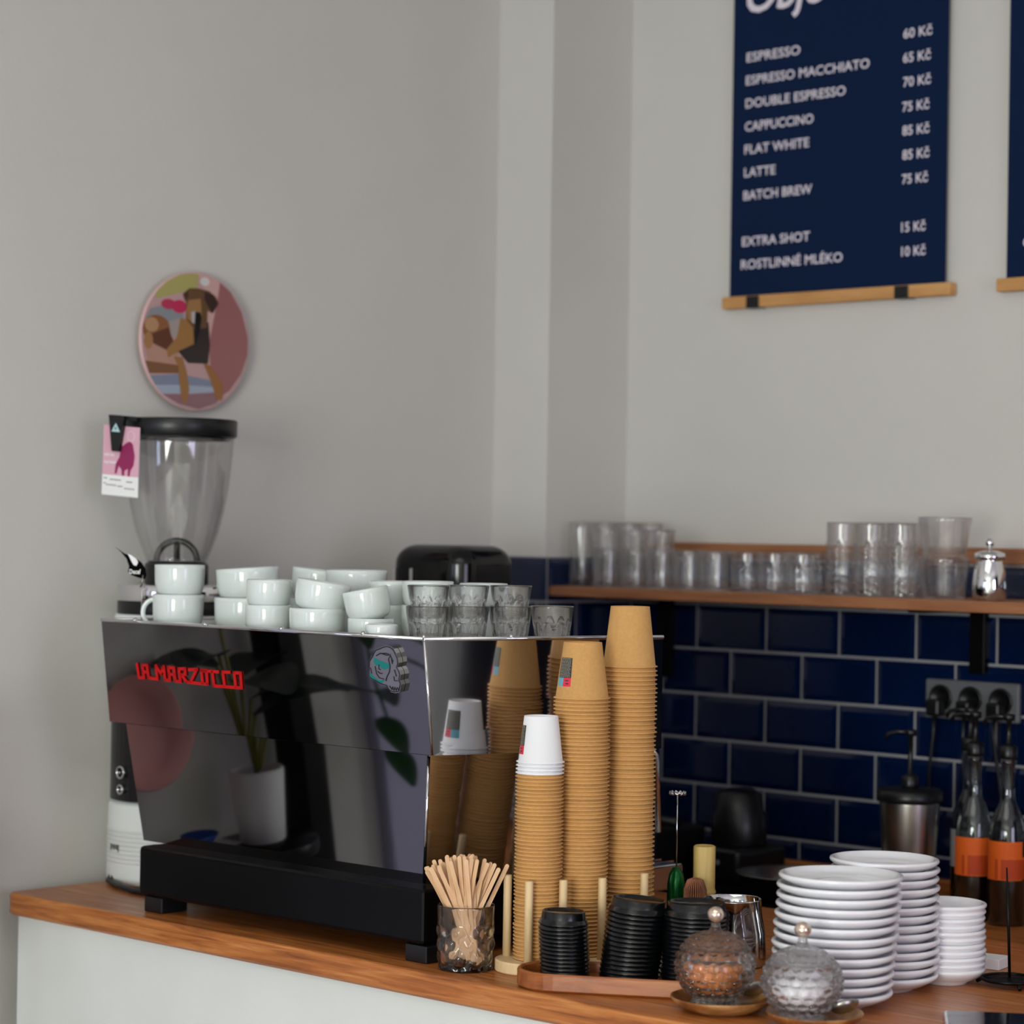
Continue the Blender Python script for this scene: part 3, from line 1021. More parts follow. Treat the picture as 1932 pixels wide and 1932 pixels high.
STK = [[(168, 196), (182, 383), (262, 386), (252, 225), (270, 212), (322, 214), (334, 384), (470, 402), (462, 222), (530, 330), (582, 232), (590, 414), (662, 420), (655, 245), (738, 250), (746, 428), (822, 436), (815, 262), (905, 262), (906, 340), (822, 345)],
       [(256, 305), (328, 308)], [(655, 335), (742, 340)], [(850, 350), (920, 440), (1225, 466), (1232, 285), (1150, 282), (1158, 460)],
       [(965, 272), (1085, 272), (975, 442)], [(1150, 286), (1398, 302)], [(1312, 300), (1322, 486), (1722, 512), (1722, 318), (1632, 314), (1640, 505)],
       [(1565, 308), (1466, 304), (1478, 490)]]
b = B()
for s in STK:
    P = [wpt(*q) for q in s]
    for a, c in zip(P[:-1], P[1:]):
        d = (c - a).normalized()
        a2, c2 = a - d * .0018, c + d * .0018
        w = d.cross(NU).normalized() * .0026
        b.hexa([a2 - w, c2 - w, c2 + w, a2 + w, a2 - w + NU * .002, c2 - w + NU * .002, c2 + w + NU * .002, a2 + w + NU * .002])
b.done('lettering', MT['red'], em)

# metal badge of a head with sunglasses
def bpt(cx, cy, off):
    # crop pixel frame of the badge -> panel metres
    px, py = 690 + cx / 7.153, 1180 + cy / 7.153
    u = (px - 739) * .00127
    v = -(py - 1259 - (px - 739) * .0756) * .00087
    return on_upper(-2.9305 + u, 1.4755 + v, off)


OUT = [(385, 262), (330, 275), (300, 292), (235, 312), (200, 360), (175, 410), (150, 445), (130, 480), (122, 560), (112, 640), (116, 690), (150, 722), (200, 745), (260, 785), (320, 808), (352, 815), (372, 862), (400, 895), (460, 908), (512, 898), (532, 840), (545, 790), (528, 735), (545, 660), (530, 600), (508, 560), (530, 500), (525, 430), (505, 370), (480, 310), (440, 275)]
b = B()
k = len(OUT)
lo = [b.bm.verts.new(bpt(x, y, .0005)) for x, y in OUT]
hi = [b.bm.verts.new(bpt(x, y, .010)) for x, y in OUT]
b.bm.faces.new(lo[::-1])
b.bm.faces.new(hi)
for i in range(k):
    b.bm.faces.new((lo[i], lo[(i + 1) % k], hi[(i + 1) % k], hi[i])).material_index = 1


def bline(b, pts, w, mi):
    P = [bpt(x, y, .0105) for x, y in pts]
    b.tube(P, w, 6, mi=mi)


for pts in ([(p[0] + (320 - p[0]) * .05, p[1] + (560 - p[1]) * .05) for p in OUT + OUT[:1]],
            [(240, 400), (300, 365), (380, 395), (430, 385)], [(300, 370), (380, 368), (430, 390), (400, 450), (415, 540), (400, 620), (360, 690), (345, 740)],
            [(215, 540), (225, 640), (260, 700), (320, 715)], [(430, 400), (460, 480)], [(440, 440), (450, 510)], [(470, 590), (490, 680)], [(455, 680), (460, 740), (500, 740)],
            [(150, 560), (160, 640)], [(390, 810), (420, 860), (430, 820), (445, 870), (460, 825), (475, 870), (490, 830), (505, 860)], [(245, 615), (275, 640), (305, 640)], [(270, 520), (262, 580), (285, 590)]):
    bline(b, pts, .0009, 2)


def bpoly(b, pts, mi, off=.0102):
    f = b.bm.faces.new([b.bm.verts.new(bpt(x, y, off)) for x, y in pts])
    f.material_index = mi


bpoly(b, [(200, 425), (410, 520), (405, 565), (330, 590), (290, 560), (270, 510), (262, 540), (215, 525), (198, 480)], 3)
bpoly(b, [(120, 610), (150, 650), (190, 690), (250, 735), (330, 725), (300, 770), (240, 760), (180, 720), (125, 690)], 3)
b.done('badge', [MT['badgeface'], MT['steel'], MT['line'], MT['teal']], em)

# ------------------------------------------------------------------ white cups on the machine


def cup_mesh(d, h):
    R = d / 2
    w = .0035
    pr = [(0, .0015), (R * .50, .0015), (R * .52, 0), (R * .58, 0), (R * .62, .003), (R * .80, h * .10), (R * .90, h * .20), (R * .955, h * .33), (R * .982, h * .48), (R * .993, h * .66), (R * .999, h * .85), (R, h - .001), (R - w * .4, h), (R - w * .85, h - .001),
          (R - w, h * .8), (R * .982 - w, h * .5), (R * .94 - w, h * .32), (R * .80 - w, h * .19), (R * .55, h * .13), (0, h * .12)]
    return B().lathe(pr, 56).mesh('cup_body', MT['porcelain'])


def handle_mesh(d, h):
    R = d / 2
    P = []
    for k in range(13):
        a = D2R(98 - 196 * k / 12)
        P.append((R * .93 + .021 * max(-.1, math.cos(a)) + .0, 0, h * .52 + h * .33 * math.sin(a)))
    return B().tube(P, .0052, 10, r2=.0038).mesh('cup_handle', MT['porcelain'])


_cm = {}


def cup(px_loc, d, h, label, hang=D2R(80), tilt=0.0, group='white cups on top of the machine', name='coffee_cup', cat='cup'):
    key = (d, h)
    if key not in _cm:
        _cm[key] = (cup_mesh(d, h), handle_mesh(d, h))
    t = thing(name, label, cat, px_loc, 0, group)
    t.matrix_world = Matrix.Translation(px_loc) @ Matrix.Rotation(tilt, 4, FWD)
    for nm, me in zip(('body', 'handle'), _cm[key]):
        o = bpy.data.objects.new(nm, me)
        COL.objects.link(o)
        o.parent = t
        if nm == 'handle':
            o.rotation_euler = (0, 0, hang)
    return t


LEFT = math.atan2(-RGT.y, -RGT.x)
cup((-3.569, 2.872, TZ), .094, 0.072, 'white cup with handle showing, at the left end of the bottom row', LEFT)
cup((-3.566, 2.872, TZ + 0.0635), .092, 0.063, 'white cup stacked on the leftmost cup, under the grinder hopper', D2R(133))
cup((-3.452, 2.935, TZ), .115, 0.069, 'wide white cup in the bottom row, second from the left', D2R(133))
cup((-3.447, 2.938, TZ + 0.0615), .115, 0.062, 'wide white cup tipped slightly, stacked second from the left', D2R(133), D2R(-4))
cup((-3.312, 2.868, TZ), .081, 0.061, 'small white cup in the bottom row, third from the left', D2R(133))
cup((-3.311, 2.868, TZ + 0.0525), .081, 0.053, 'small white cup stacked third from the left, rim level', D2R(133))
cup((-3.196, 2.880, TZ), .098, 0.059, 'white cup in the bottom row, fourth from the left', D2R(133))
cup((-3.193, 2.882, TZ + 0.0495), .096, 0.056, 'white cup tipped to the right, stacked fourth from the left', D2R(133), D2R(8))
cup((-3.081, 2.900, TZ), .080, 0.045, 'small white cup beneath the strongly tipped cup', D2R(133))
cup((-3.082, 2.900, TZ + 0.0395), .079, 0.056, 'small white cup strongly tipped, fifth of the stacked front cups', D2R(133), D2R(-11))
cup((-2.990, 2.8385, TZ), .054, 0.039, 'tiny low white cup in front by the corner of the machine', D2R(133))
G2 = 'white cups in the rear rows on the machine'
cup((-3.385, 3.045, TZ), .104, 0.069, 'white cup at the rear bottom behind the second stack', D2R(133), group=G2)
cup((-3.383, 3.045, TZ + 0.0615), .104, 0.060, 'grey shaded white cup in the rear, tipped right behind the third stack', D2R(133), D2R(7), group=G2)
cup((-3.262, 3.025, TZ), .112, 0.071, 'white cup at the rear bottom behind the fourth stack', D2R(133), group=G2)
cup((-3.258, 3.028, TZ + 0.0635), .112, 0.060, 'wide white cup standing highest at the rear behind the fourth stack', D2R(133), group=G2)
cup((-3.148, 3.012, TZ), .084, 0.065, 'white cup at the rear bottom behind the tipped small cup', D2R(133), group=G2)
cup((-3.145, 3.012, TZ + 0.0565), .084, 0.050, 'white cup stacked at the rear behind the tipped small cup', D2R(133), group=G2)
cup((-3.062, 3.015, TZ), .090, 0.067, 'white cup at the rear bottom behind the first water glass', D2R(133), group=G2)
cup((-3.060, 3.015, TZ + 0.0585), .090, 0.050, 'white cup stacked behind the first water glass', D2R(133), group=G2)
cup((-2.985, 3.075, TZ), .084, 0.067, 'white cup at the rear bottom behind the second water glass', D2R(133), group=G2)
cup((-2.983, 3.075, TZ + 0.0585), .084, 0.048, 'white cup stacked behind the second water glass', D2R(133), group=G2)

PG = tumbler('faceted_glass', .0372, .0715, .028, .0022, .012, p_scallop, 126, 44, 'clearglass')
g = 'faceted water glasses on the machine'
GY = [2.873, 2.951, 3.021, 3.098]
GXX = [-2.914 + SK * (y - 2.876) - (.010 if i == 1 else 0) for i, y in enumerate(GY)]
for i, y in enumerate(GY):
    place(PG, 'water_glass', (GXX[i], y, TZ), 'faceted water glass on the machine tray, %s from the front corner' % ordinal(i + 1), 'glass', g)
PG2 = tumbler('faceted_glass_stacked', .0358, .0625, .0255, .0020, .006, p_scallop, 126, 44, 'clearglass')
for i, y in enumerate(GY[:3]):
    place(PG2, 'water_glass', (GXX[i], y + .001, TZ + .0435), 'faceted water glass stacked in the %s lower glass from the corner' % ordinal(i + 1), 'glass', g)

# ------------------------------------------------------------------ grinder standing on its tamper base
GX, GYY = -3.838, 3.083
t = thing('automatic_tamper', 'white rounded tamper unit with ribbed side under the coffee grinder', 'tamper', (GX, GYY, WT))
B().lathe([(0, .0005), (.118, .0005), (.126, .006), (.128, .02), (.1255, .155), (.122, .160), (.112, .161), (0, .161)], 64).done('housing', MT['whiteplastic'], t)
b = B()
for k in range(8):
    b.lathe([(.1262 + .0012, .045 + k * .0085), (.1270 + .0012, .0475 + k * .0085), (.1262 + .0012, .050 + k * .0085), (.1250, .0475 + k * .0085)], 96, closed=True)
b.done('rib', MT['whiteplastic'], t)
b = B()
AZ = D2R(-46.5)
for k, ch in enumerate("puq"):
    a = D2R(-98) + (k - 1) * .085
    P = Vector((.1286 * math.cos(a), .1286 * math.sin(a), .072))
    text_bm(b, ch, .013, P, Vector((-math.sin(a), math.cos(a), 0)), EZ, Vector((math.cos(a), math.sin(a), 0)), align='CENTER', bold=.03, depth=.0012)
b.done('lettering', MT['line'], t)
b = B()
for a in (D2R(-110), D2R(-103)):
    b.lathe([(0, 0), (.007, 0), (.008, .004), (.006, .012), (0, .012)], 14, (.122 * math.cos(a), .122 * math.sin(a), .008))
b.tube([(.129 * math.cos(a_), .129 * math.sin(a_), .008) for a_ in (D2R(-110), D2R(-103))] + [(.02, -.15, .008), (.09, -.165, .006), (.20, -.16, .006), (.26, -.10, .006)], .006, 8)
b.done('power_lead', MT['blackplastic'], t)

gr = thing('coffee_grinder', 'tall coffee grinder with clear empty bean hopper left of the machine', 'grinder', (GX, GYY, WT + .1615))
B().lathe([(0, 0), (.100, 0), (.1195, .004), (.1195, .36), (.117, .366), (0, .366)], 64).done('body', MT['whiteplastic'], gr)
ad = D2R(-50)
b = B()
for k in range(14):
    a0, a1 = D2R(-124) + 1.7 * k / 14, D2R(-124) + 1.7 * (k + 1) / 14
    q = [Vector((r_ * math.cos(a), r_ * math.sin(a), z)) for z in (.004, .34) for a, r_ in ((a0, .118), (a1, .118), (a1, .1225), (a0, .1225))]
    b.hexa(q)
b.done('back_cover', MT['blackplastic'], gr)
for z, r_ in ((.060, .0105), (.027, .0075)):
    a = D2R(-91)
    o = B().lathe([(0, .001), (r_ * .7, .001), (r_ * .75, .006), (r_, .006), (r_, 0), (0, 0)], 28).done('connector', MT['gloss'], gr, (.1228 * math.cos(a), .1228 * math.sin(a), z))
    o.rotation_euler = (D2R(90), 0, a + PI / 2)
    o = B().lathe([(r_, 0), (r_ + .002, .002), (r_ + .002, .007), (r_, .008), (r_ - .001, .004)], 28, closed=True).done('connector_ring', MT['chrome'], gr, (.1228 * math.cos(a), .1228 * math.sin(a), z))
    o.rotation_euler = (D2R(90), 0, a + PI / 2)
B().lathe([(0, .3665), (.114, .3665), (.115, .369), (.115, .390), (.113, .392), (0, .392)], 64).done('collar', MT['blackplastic'], gr)
B().lathe([(0, .3925), (.116, .3925), (.117, .394), (.117, .421), (.115, .424), (0, .424)], 64).done('adjustment_ring', MT['chrome'], gr)
B().lathe([(0, .4245), (.062, .4245), (.063, .428), (.063, .462), (.060, .4665), (0, .4665)], 48).done('hopper_neck', MT['blackplastic'], gr)
HZ = .467
hp = [(.058, 0), (.062, .010), (.070, .030), (.082, .062), (.0925, .105), (.1005, .152), (.1055, .198), (.1085, .235), (.110, .2495)]
hin = [(r_ - .0025, z + .0004) for r_, z in hp[::-1]]
B().lathe([(r_, z + HZ) for r_, z in hp + hin] , 72, closed=True).done('bean_hopper', MT['hopperglass'], gr)
b = B()
b.lathe([(.1105, .2497), (.1125, .2497), (.1145, .2520), (.1150, .281), (.1135, .2835), (0, .2845), (0, .280), (.108, .279), (.108, .2497)], 72, (0, 0, HZ))
b.lathe([(.1045, .2440), (.1065, .2440), (.1068, .2495), (.1045, .2495)], 72, (0, 0, HZ), closed=True)
b.done('hopper_lid', MT['blackplastic'], gr)
b = B()
P = []
for k in range(17):
    a = D2R(180 - 180 * k / 16)
    P.append(Vector((_r.x * .040 * math.cos(a), _r.y * .040 * math.cos(a), HZ + .004 + .040 * math.sin(a))))
b.tube(P, .0065, 10)
b.tube([(0, 0, HZ + .002), (0, 0, HZ + .03), (0, 0, HZ + .042)], .0065, 10)
b.lathe([(0, .0), (.0555, 0), (.0560, .003), (0, .004)], 40, (0, 0, HZ))
b.done('hopper_gate', MT['gloss'], gr)
# card clip and pink coffee card hung on the hopper lid
na = math.atan2(-FWD.y, -FWD.x) - D2R(24)
NC = Vector((math.cos(na), math.sin(na), 0))
UC = Vector((-math.sin(na), math.cos(na), 0))
cc = Vector((GX, GYY, 0)) - _r * .100 - Vector((FWD.x, FWD.y, 0)).normalized() * .086 + Vector((0, 0, 1.826))
ang = D2R(-4.5)
U2 = UC * math.cos(ang) + EZ * math.sin(ang)
V2 = EZ * math.cos(D2R(-1)) - UC * math.sin(D2R(-1))
t = thing('coffee_card', 'pink and white coffee info card clipped to the clear bean hopper', 'card', cc)
W_, H_ = .0415, .0680
B().prism([(-W_, -H_), (W_, -H_), (W_, H_), (-W_, H_)], (0, 0, 0), U2, V2, NC, .0012).done('card', MT['cardwhite'], t)
b = B()
b.prism([(-W_, -H_ * .42), (W_, -H_ * .42), (W_, H_), (-W_, H_)], NC * .0012, U2, V2, NC, .0002, 0)
b.prism([(.010, .035), (.020, .040), (.027, .034), (.032, .012), (.030, -.006), (.023, -.018), (.022, -.0285), (.017, -.0285), (.017, -.014), (.010, -.018), (.009, -.0285), (.004, -.0285), (.002, -.016), (-.004, -.010), (-.009, -.026), (-.013, -.024), (-.011, -.006), (-.003, .008), (.000, .026)], NC * .0014, U2, V2, NC, .0002, 1)
text_bm(b, "wild fox", .0065, NC * .0016 + U2 * (-W_ + .003) + V2 * .008, U2, V2, NC, bold=.02, mi=2, depth=.0002, width=.024)
text_bm(b, "espresso", .0065, NC * .0018 + U2 * (-W_ + .003) + V2 * (-.006), U2, V2, NC, bold=.02, mi=2, depth=.0002, width=.028)
for k, (x, y, w) in enumerate(((-.038, -.036, .008), (-.024, -.038, .026), (.014, -.040, .014), (-.038, -.046, .006), (-.006, -.050, .012))):
    b.prism([(x, y), (x + w, y), (x + w, y + .0015), (x, y + .0015)], NC * .0013, U2, V2, NC, .0002, 3)
for k in range(5):
    for x0, y0 in ((-.030, -.048), (.012, -.0525)):
        b.prism(ell(x0 + k * .0048, y0, .0015, .0015, 10), NC * .0013, U2, V2, NC, .0003, 3)
b.tube([NC * .0016 + U2 * (.022 + .008 * math.cos(q)) + V2 * (.050 + .010 * math.sin(q)) for q in [2 * PI * k / 20 for k in range(20)]], .0004, 6, closed=True, mi=2)
b.done('print', [MT['cardpink'], MT['cardmagenta'], MT['cardwhite'], MT['cardtext']], t)
b = B()
b.prism([(-.024, .088), (.012, .088), (.001, .018), (-.015, .018)], NC * .0022, U2, V2, NC, .010, 0)
b.prism([(-.024, .080), (.034, .080), (.034, .0885), (-.024, .0885)], NC * -.010, U2, V2, NC, .012, 0)
b.done('clip', MT['blackplastic'], t)
b = B()
b.prism([(-.0165, .056), (.0035, .056), (-.0065, .073)], NC * .0123, U2, V2, NC, .0003, 0)
b.prism([(-.0095, .0605), (-.0035, .0605), (-.0065, .0665)], NC * .0127, U2, V2, NC, .0003, 1)
b.done('logo', [mat('logo_pale_blue', (176, 210, 214), .5), MT['greyplastic']], t)

# black Decaf tag on a wire
t = thing('decaf_tag', 'black leaf-shaped Decaf tag on a thin wire stand above the machine', 'tag', (-3.664, 2.862, TZ))
nd = -FWD.copy()
nd.z = 0
nd.normalize()
ud = _r.copy()
TP = [(213, 1021), (232, 1034), (250, 1040), (264, 1050), (272, 1062), (274, 1074), (271, 1082), (258, 1079), (244, 1074), (239, 1068), (241, 1058), (236, 1044), (225, 1031)]


def tp(x, y):
    return ((x - 266) * .00099, (1168 - y) * .00099 + .012)


b = B()
b.prism([tp(*q) for q in TP], (0, 0, 0), ud, EZ, nd, .0012, 0)
b.prism([tp(*q) for q in ((238, 1034), (246, 1038), (254, 1043), (258, 1050), (255, 1057), (250, 1056), (245, 1048))], nd * .0013, ud, EZ, nd, .0002, 1)
text_bm(b, "Decaf", .0085, nd * .0014 + ud * ((242 - 266) * .00099) + EZ * ((1168 - 1072) * .00099 + .012), ud, (EZ - ud * .02), nd, mi=1, bold=.02, depth=.0002, width=.021)
b.done('tag_leaf', [MT['labelink'], MT['cardwhite']], t)
b = B()
b.tube([(0, 0, 0.0003), (0, 0, .075), ud * .004 + EZ * .078, ud * .004 + EZ * .092, ud * -.002 + EZ * .094, ud * -.004 + EZ * .082], .0011, 8)
b.tube([nd * .003 + ud * .002 + EZ * .105, nd * .003 + ud * -.001 + EZ * .082], .0012, 8)
b.lathe([(0, 0.0002), (.012, 0.0002), (.012, .002), (0, .0025)], 20)
b.done('wire_stand', MT['brushed'], t)

# ------------------------------------------------------------------ paper cup stacks in the dowel holder
HX = -2.668
t = thing('cup_holder', 'pale beech cup holder plate with upright dowels around the cup stacks', 'holder', (HX, 2.99, WT))
b = B()

def hull(circles, n=36):
    pts = sorted((cx - HX + r_ * math.cos(2 * PI * k / n), cy - 2.99 + r_ * math.sin(2 * PI * k / n)) for cx, cy, r_ in circles for k in range(n))

    def half(ps):
        h = []
        for p in ps:
            while len(h) > 1 and (h[-1][0] - h[-2][0]) * (p[1] - h[-2][1]) - (h[-1][1] - h[-2][1]) * (p[0] - h[-2][0]) <= 1e-9:
                h.pop()
            h.append(p)
        return h[:-1]
    return half(pts) + half(pts[::-1])


PO = hull([(-2.685, 2.893, .060), (-2.668, 2.99, .082), (-2.668, 3.128, .082)])
slab(b, PO, .0003, .0195, .002)
b.done('base_plate', MT['palewood'], t)
DOW = [(-2.728, 2.879), (-2.655, 2.851), (-2.629, 2.903), (-2.604, 2.968), (-2.596, 3.062), (-2.733, 2.94), (-2.733, 3.04), (-2.712, 3.150)]
for x, y in DOW:
    B().lathe([(0, .0197), (.0068, .0197), (.0068, .148), (.0060, .1495), (0, .1497)], 16).done('dowel', MT['palewood'], t, (x - HX, y - 2.99, 0))


def paper_cup(R, r, h, m, lip=.0034, seg=48):
    pr = [(R - .0006, .0002), (R + .0006, 0), (R + lip, .0010), (R + lip, .0022), (R + .0008, .0032), (R, .0034), (r, h), (r - .0006, h + .0002), (r - .0013, h), (r - .0017, h - .0045), (0, h - .0045),
          (0, h - .0049), (r - .0021, h - .0049), (R - .0007, .0036)]
    return B().lathe(pr, seg, closed=False).mesh('paper_cup', m)


def cup_label(R, r, h, az, half, z0, z1, mirror=False):
    b = B()

    def P(a, z, off):
        rr = R + (r - R) * z / h + off
        return (rr * math.cos(a), rr * math.sin(a), z)

    def quad(a0, a1, za, zb, off, mi, n=6):
        for k in range(n):
            u0, u1 = a0 + (a1 - a0) * k / n, a0 + (a1 - a0) * (k + 1) / n
            f = b.bm.faces.new([b.bm.verts.new(P(a, z, off)) for a, z in ((u0, za), (u1, za), (u1, zb), (u0, zb))])
            f.material_index = mi
    zs = z0 + (z1 - z0) * .30
    quad(az - half, az + half, zs, z1, .0004, 0)
    mid = az
    quad(az - half, mid, z0, zs, .0004, 1)
    quad(mid, az + half, z0, zs, .0004, 2)
    n = 13
    for k in range(n):
        z = zs + (z1 - zs) * (k + .6) / (n + .4)
        a = az - half * .84
        while a < az + half * .8:
            w = random.uniform(.05, .16) * half * 2
            quad(a, min(a + w, az + half * .85), z, z + (z1 - zs) / n * .38, .0006, 3, 2)
            a += w + .03 * half * 2
    zc = (z0 + zs) / 2
    for c_, mi in ((az - half / 2, 3), (az + half / 2, 0)):
        w = half * .22
        quad(c_ - w, c_ + w, zc + (zs - z0) * .12, zc + (zs - z0) * .24, .0006, mi, 2)
        quad(c_ - w * .6, c_ + w * 1.1, zc - (zs - z0) * .24, zc - (zs - z0) * .1, .0006, mi, 2)
    return b


def stack(x, y, R, r, h, n, pitch, base, where, first=0, lean=(0, 0), top_labels=True, group=None, mname='kraft'):
    me = paper_cup(R, r, h, MT[mname])
    out = []
    for k in range(n):
        i = first + n - k
        z = base + k * pitch
        f = k / max(1, n - 1)
        wob = .0007
        o = bpy.data.objects.new('paper_cup', me)
        o.location = (x + lean[0] * f + random.uniform(-wob, wob), y + lean[1] * f + random.uniform(-wob, wob), z)
        o.rotation_euler = (0, 0, random.uniform(0, 6))
        COL.objects.link(o)
        if i == 1:
            o.rotation_euler = (0, 0, 0)
        lab = ('upside-down brown paper cup in %s, %s from the top' % (where, ordinal(i))) if i > 1 else ('upside-down brown paper cup topping %s' % where)
        tag(o, lab, 'paper cup', group)
        out.append(o)
    return out


BZ0 = WT + .0200
KR = stack(-2.658, 3.088, .0432, .0322, .1000, 65, .0072, BZ0, 'the tallest brown stack', group='brown paper cups in the tallest stack')
KM = stack(-2.668, 2.984, .0430, .0312, .0915, 68, .00615, BZ0, 'the middle brown stack', group='brown paper cups in the middle stack')
KS = stack(-2.6785, 2.897, .0355, .0272, .0745, 50, .0059, BZ0, 'the lowest brown stack beneath white cups', first=4, group='small brown paper cups under the white ones')
me = paper_cup(.0355, .0272, .0745, MT['whitepaper'])
wn = ['lowest white paper cup resting on the small brown stack', 'second white paper cup up, in the small stack', 'third white paper cup up, just under the printed one', 'upside-down white paper cup with printed label topping the small stack']
for k in range(4):
    o = place(me, 'paper_cup', (-2.6785 + .0004 * k, 2.897, BZ0 + (50 + k) * .0059), wn[k], 'paper cup', 'white paper cups on the small stack')
    if k == 3:
        cup_label(.0355, .0272, .0745, D2R(-129), D2R(28), .014, .060).done('printed_label', [MT['labelblack'], MT['labelblue'], MT['labelred'], MT['labeltext']], o)
cup_label(.0430, .0312, .0915, D2R(-99), D2R(23), .021, .067).done('printed_label', [MT['labelblack'], MT['labelblue'], MT['labelred'], MT['labeltext']], KM[-1])

# ------------------------------------------------------------------ tray with black lids
ta = D2R(31.7)
TC = Vector((-2.480, 2.8825, WT))
t = thing('wooden_tray', 'long reddish wooden tray with round ends holding stacks of black lids', 'tray', TC, ta)
b = B()


def stadium(hl, r, n=14):
    p = []
    for k in range(n + 1):
        a = D2R(-90 + 180 * k / n)
        p.append((hl + r * math.cos(a), r * math.sin(a)))
    for k in range(n + 1):
        a = D2R(90 + 180 * k / n)
        p.append((-hl + r * math.cos(a), r * math.sin(a)))
    return p


HL, RR = .0999, .068
LAY = [(RR - .004, .0004), (RR, .004), (RR, .026), (RR - .002, .0285), (RR - .005, .0285), (RR - .007, .026), (RR - .008, .012)]
rings = []
for r_, z in LAY:
    rings.append([b.bm.verts.new((p[0], p[1], z)) for p in stadium(HL, r_)])
for i in range(len(rings) - 1):
    n_ = len(rings[i])
    for k in range(n_):
        b.bm.faces.new((rings[i][k], rings[i][(k + 1) % n_], rings[i + 1][(k + 1) % n_], rings[i + 1][k]))
b.bm.faces.new(rings[0][::-1])
b.bm.faces.new(rings[-1])
b.done('tray_body', MT['traywood'], t)


def lid_mesh(R):
    w = .0006
    o_ = [(R - .0005, 0), (R + .0008, .0006), (R + .0010, .0024), (R - .0002, .0030), (R - .0012, .0070), (R * .925, .0080), (R * .915, .0095), (R * .875, .0195), (R * .862, .0205), (R * .845, .0203), (R * .83, .0168), (0, .0168)]
    i_ = [(0, .0162), (R * .824, .0162), (R * .862, .0190), (R * .905, .0092), (R * .915, .0075), (R - .0020, .0064), (R - .0012, .0010)]
    return B().lathe(o_ + i_, 48).mesh('cup_lid', MT['lidblack'])


def lids(x, y, R, n, pitch, z0, where, lean, tilt, wob, group):
    me = lid_mesh(R)
    for k in range(n):
        f = k / (n - 1)
        o = bpy.data.objects.new('plastic_cup_cover', me)
        o.matrix_world = Matrix.Translation((x + RGT.x * lean * f, y + RGT.y * lean * f, z0 + k * pitch)) @ Matrix.Rotation(tilt * f + random.uniform(-wob, wob), 4, FWD) @ Matrix.Rotation(random.uniform(0, 6), 4, 'Z')
        COL.objects.link(o)
        i = n - k
        tag(o, ('black plastic lid in the %s, %s from the top' % (where, ordinal(i))) if i > 1 else 'black plastic lid on top of the %s' % where, 'lid', group)


lids(-2.571, 2.846, .0385, 14, .0062, WT + .0125, 'smallest lid stack on the tray', -.004, 0, D2R(1.6), 'small black lids on the tray')
lids(-2.482, 2.895, .0470, 16, .0070, WT + .0125, 'middle lid stack leaning right', .012, D2R(4.5), D2R(.3), 'middle stack of black lids')
lids(-2.392, 2.944, .0500, 17, .0066, WT + .0125, 'widest lid stack beside the cut-glass jar', .001, 0, D2R(.3), 'wide black lids on the tray')

# ------------------------------------------------------------------ glass of wooden stirrers
SG = Vector((-2.764, 2.821, WT))


def p_cut(z, a):
    if z > .74 or z < .03:
        return 0
    s = .0034 * (abs(((a * 9 / PI + z * 5) % 2) - 1) + abs(((a * 9 / PI - z * 5) % 2) - 1) - 1)
    return s - (.0012 if z < .12 else 0)


me = tumbler('stirrer_glass', .0465, .104, .0435, .0025, .010, p_cut, 96, 40, 'clearglass')
SGo = place(me, 'cut_glass_tumbler', SG, 'cut-glass tumbler full of wooden stirrers at the counter edge', 'glass')
me = B()
me.prism(rrect(-.0033, 0, .0033, .168, .0032, 4), (0, -.0006, 0), EX, EZ, EY, .0012)
stm = me.mesh('stirrer', MT['stirwood'])
FW2 = Vector((FWD.x, FWD.y, 0)).normalized()
n_st = 64
for i in range(n_st):
    f = (i + .5) / n_st
    # a fan: most lean left and back, a few lean to the right
    la = -.58 + .80 * f + random.uniform(-.03, .03)
    if i >= n_st - 5:
        la = .36 + .10 * (i - n_st + 5) / 5
    da = random.uniform(-.16, .26)
    bl = -la * .042 + random.uniform(-.014, .014)
    bd = -da * .05 + random.uniform(-.016, .016)
    p0 = _r * bl + FW2 * bd + EZ * (.0115 + random.uniform(0, .004))
    ax = (_r * math.tan(la) + FW2 * math.tan(da) + EZ).normalized()
    pr_ = p0 + ax * (.09 / ax.z)
    hr = math.hypot(pr_.x, pr_.y)
    if hr > .0375:
        pr_.x, pr_.y = pr_.x * .0375 / hr, pr_.y * .0375 / hr
        ax = (pr_ - p0).normalized()
    side = (_r * math.cos(random.uniform(-.5, .5)) + FW2 * random.uniform(-.5, .5))
    side = (side - ax * side.dot(ax)).normalized()
    nn = ax.cross(side)
    m_ = Matrix((side, nn, ax)).transposed().to_4x4()
    m_.translation = SG + p0
    o = bpy.data.objects.new('wooden_stirrer', stm)
    o.matrix_world = m_
    COL.objects.link(o)
    tag(o, 'flat wooden stirrer standing in the cut-glass tumbler', 'stirrer', 'wooden stirrers in the glass')

# ------------------------------------------------------------------ crystal sugar jars on wooden dishes


def hob(n_lat, amp):
    def fr(i, r, z, a):
        return r
    return fr


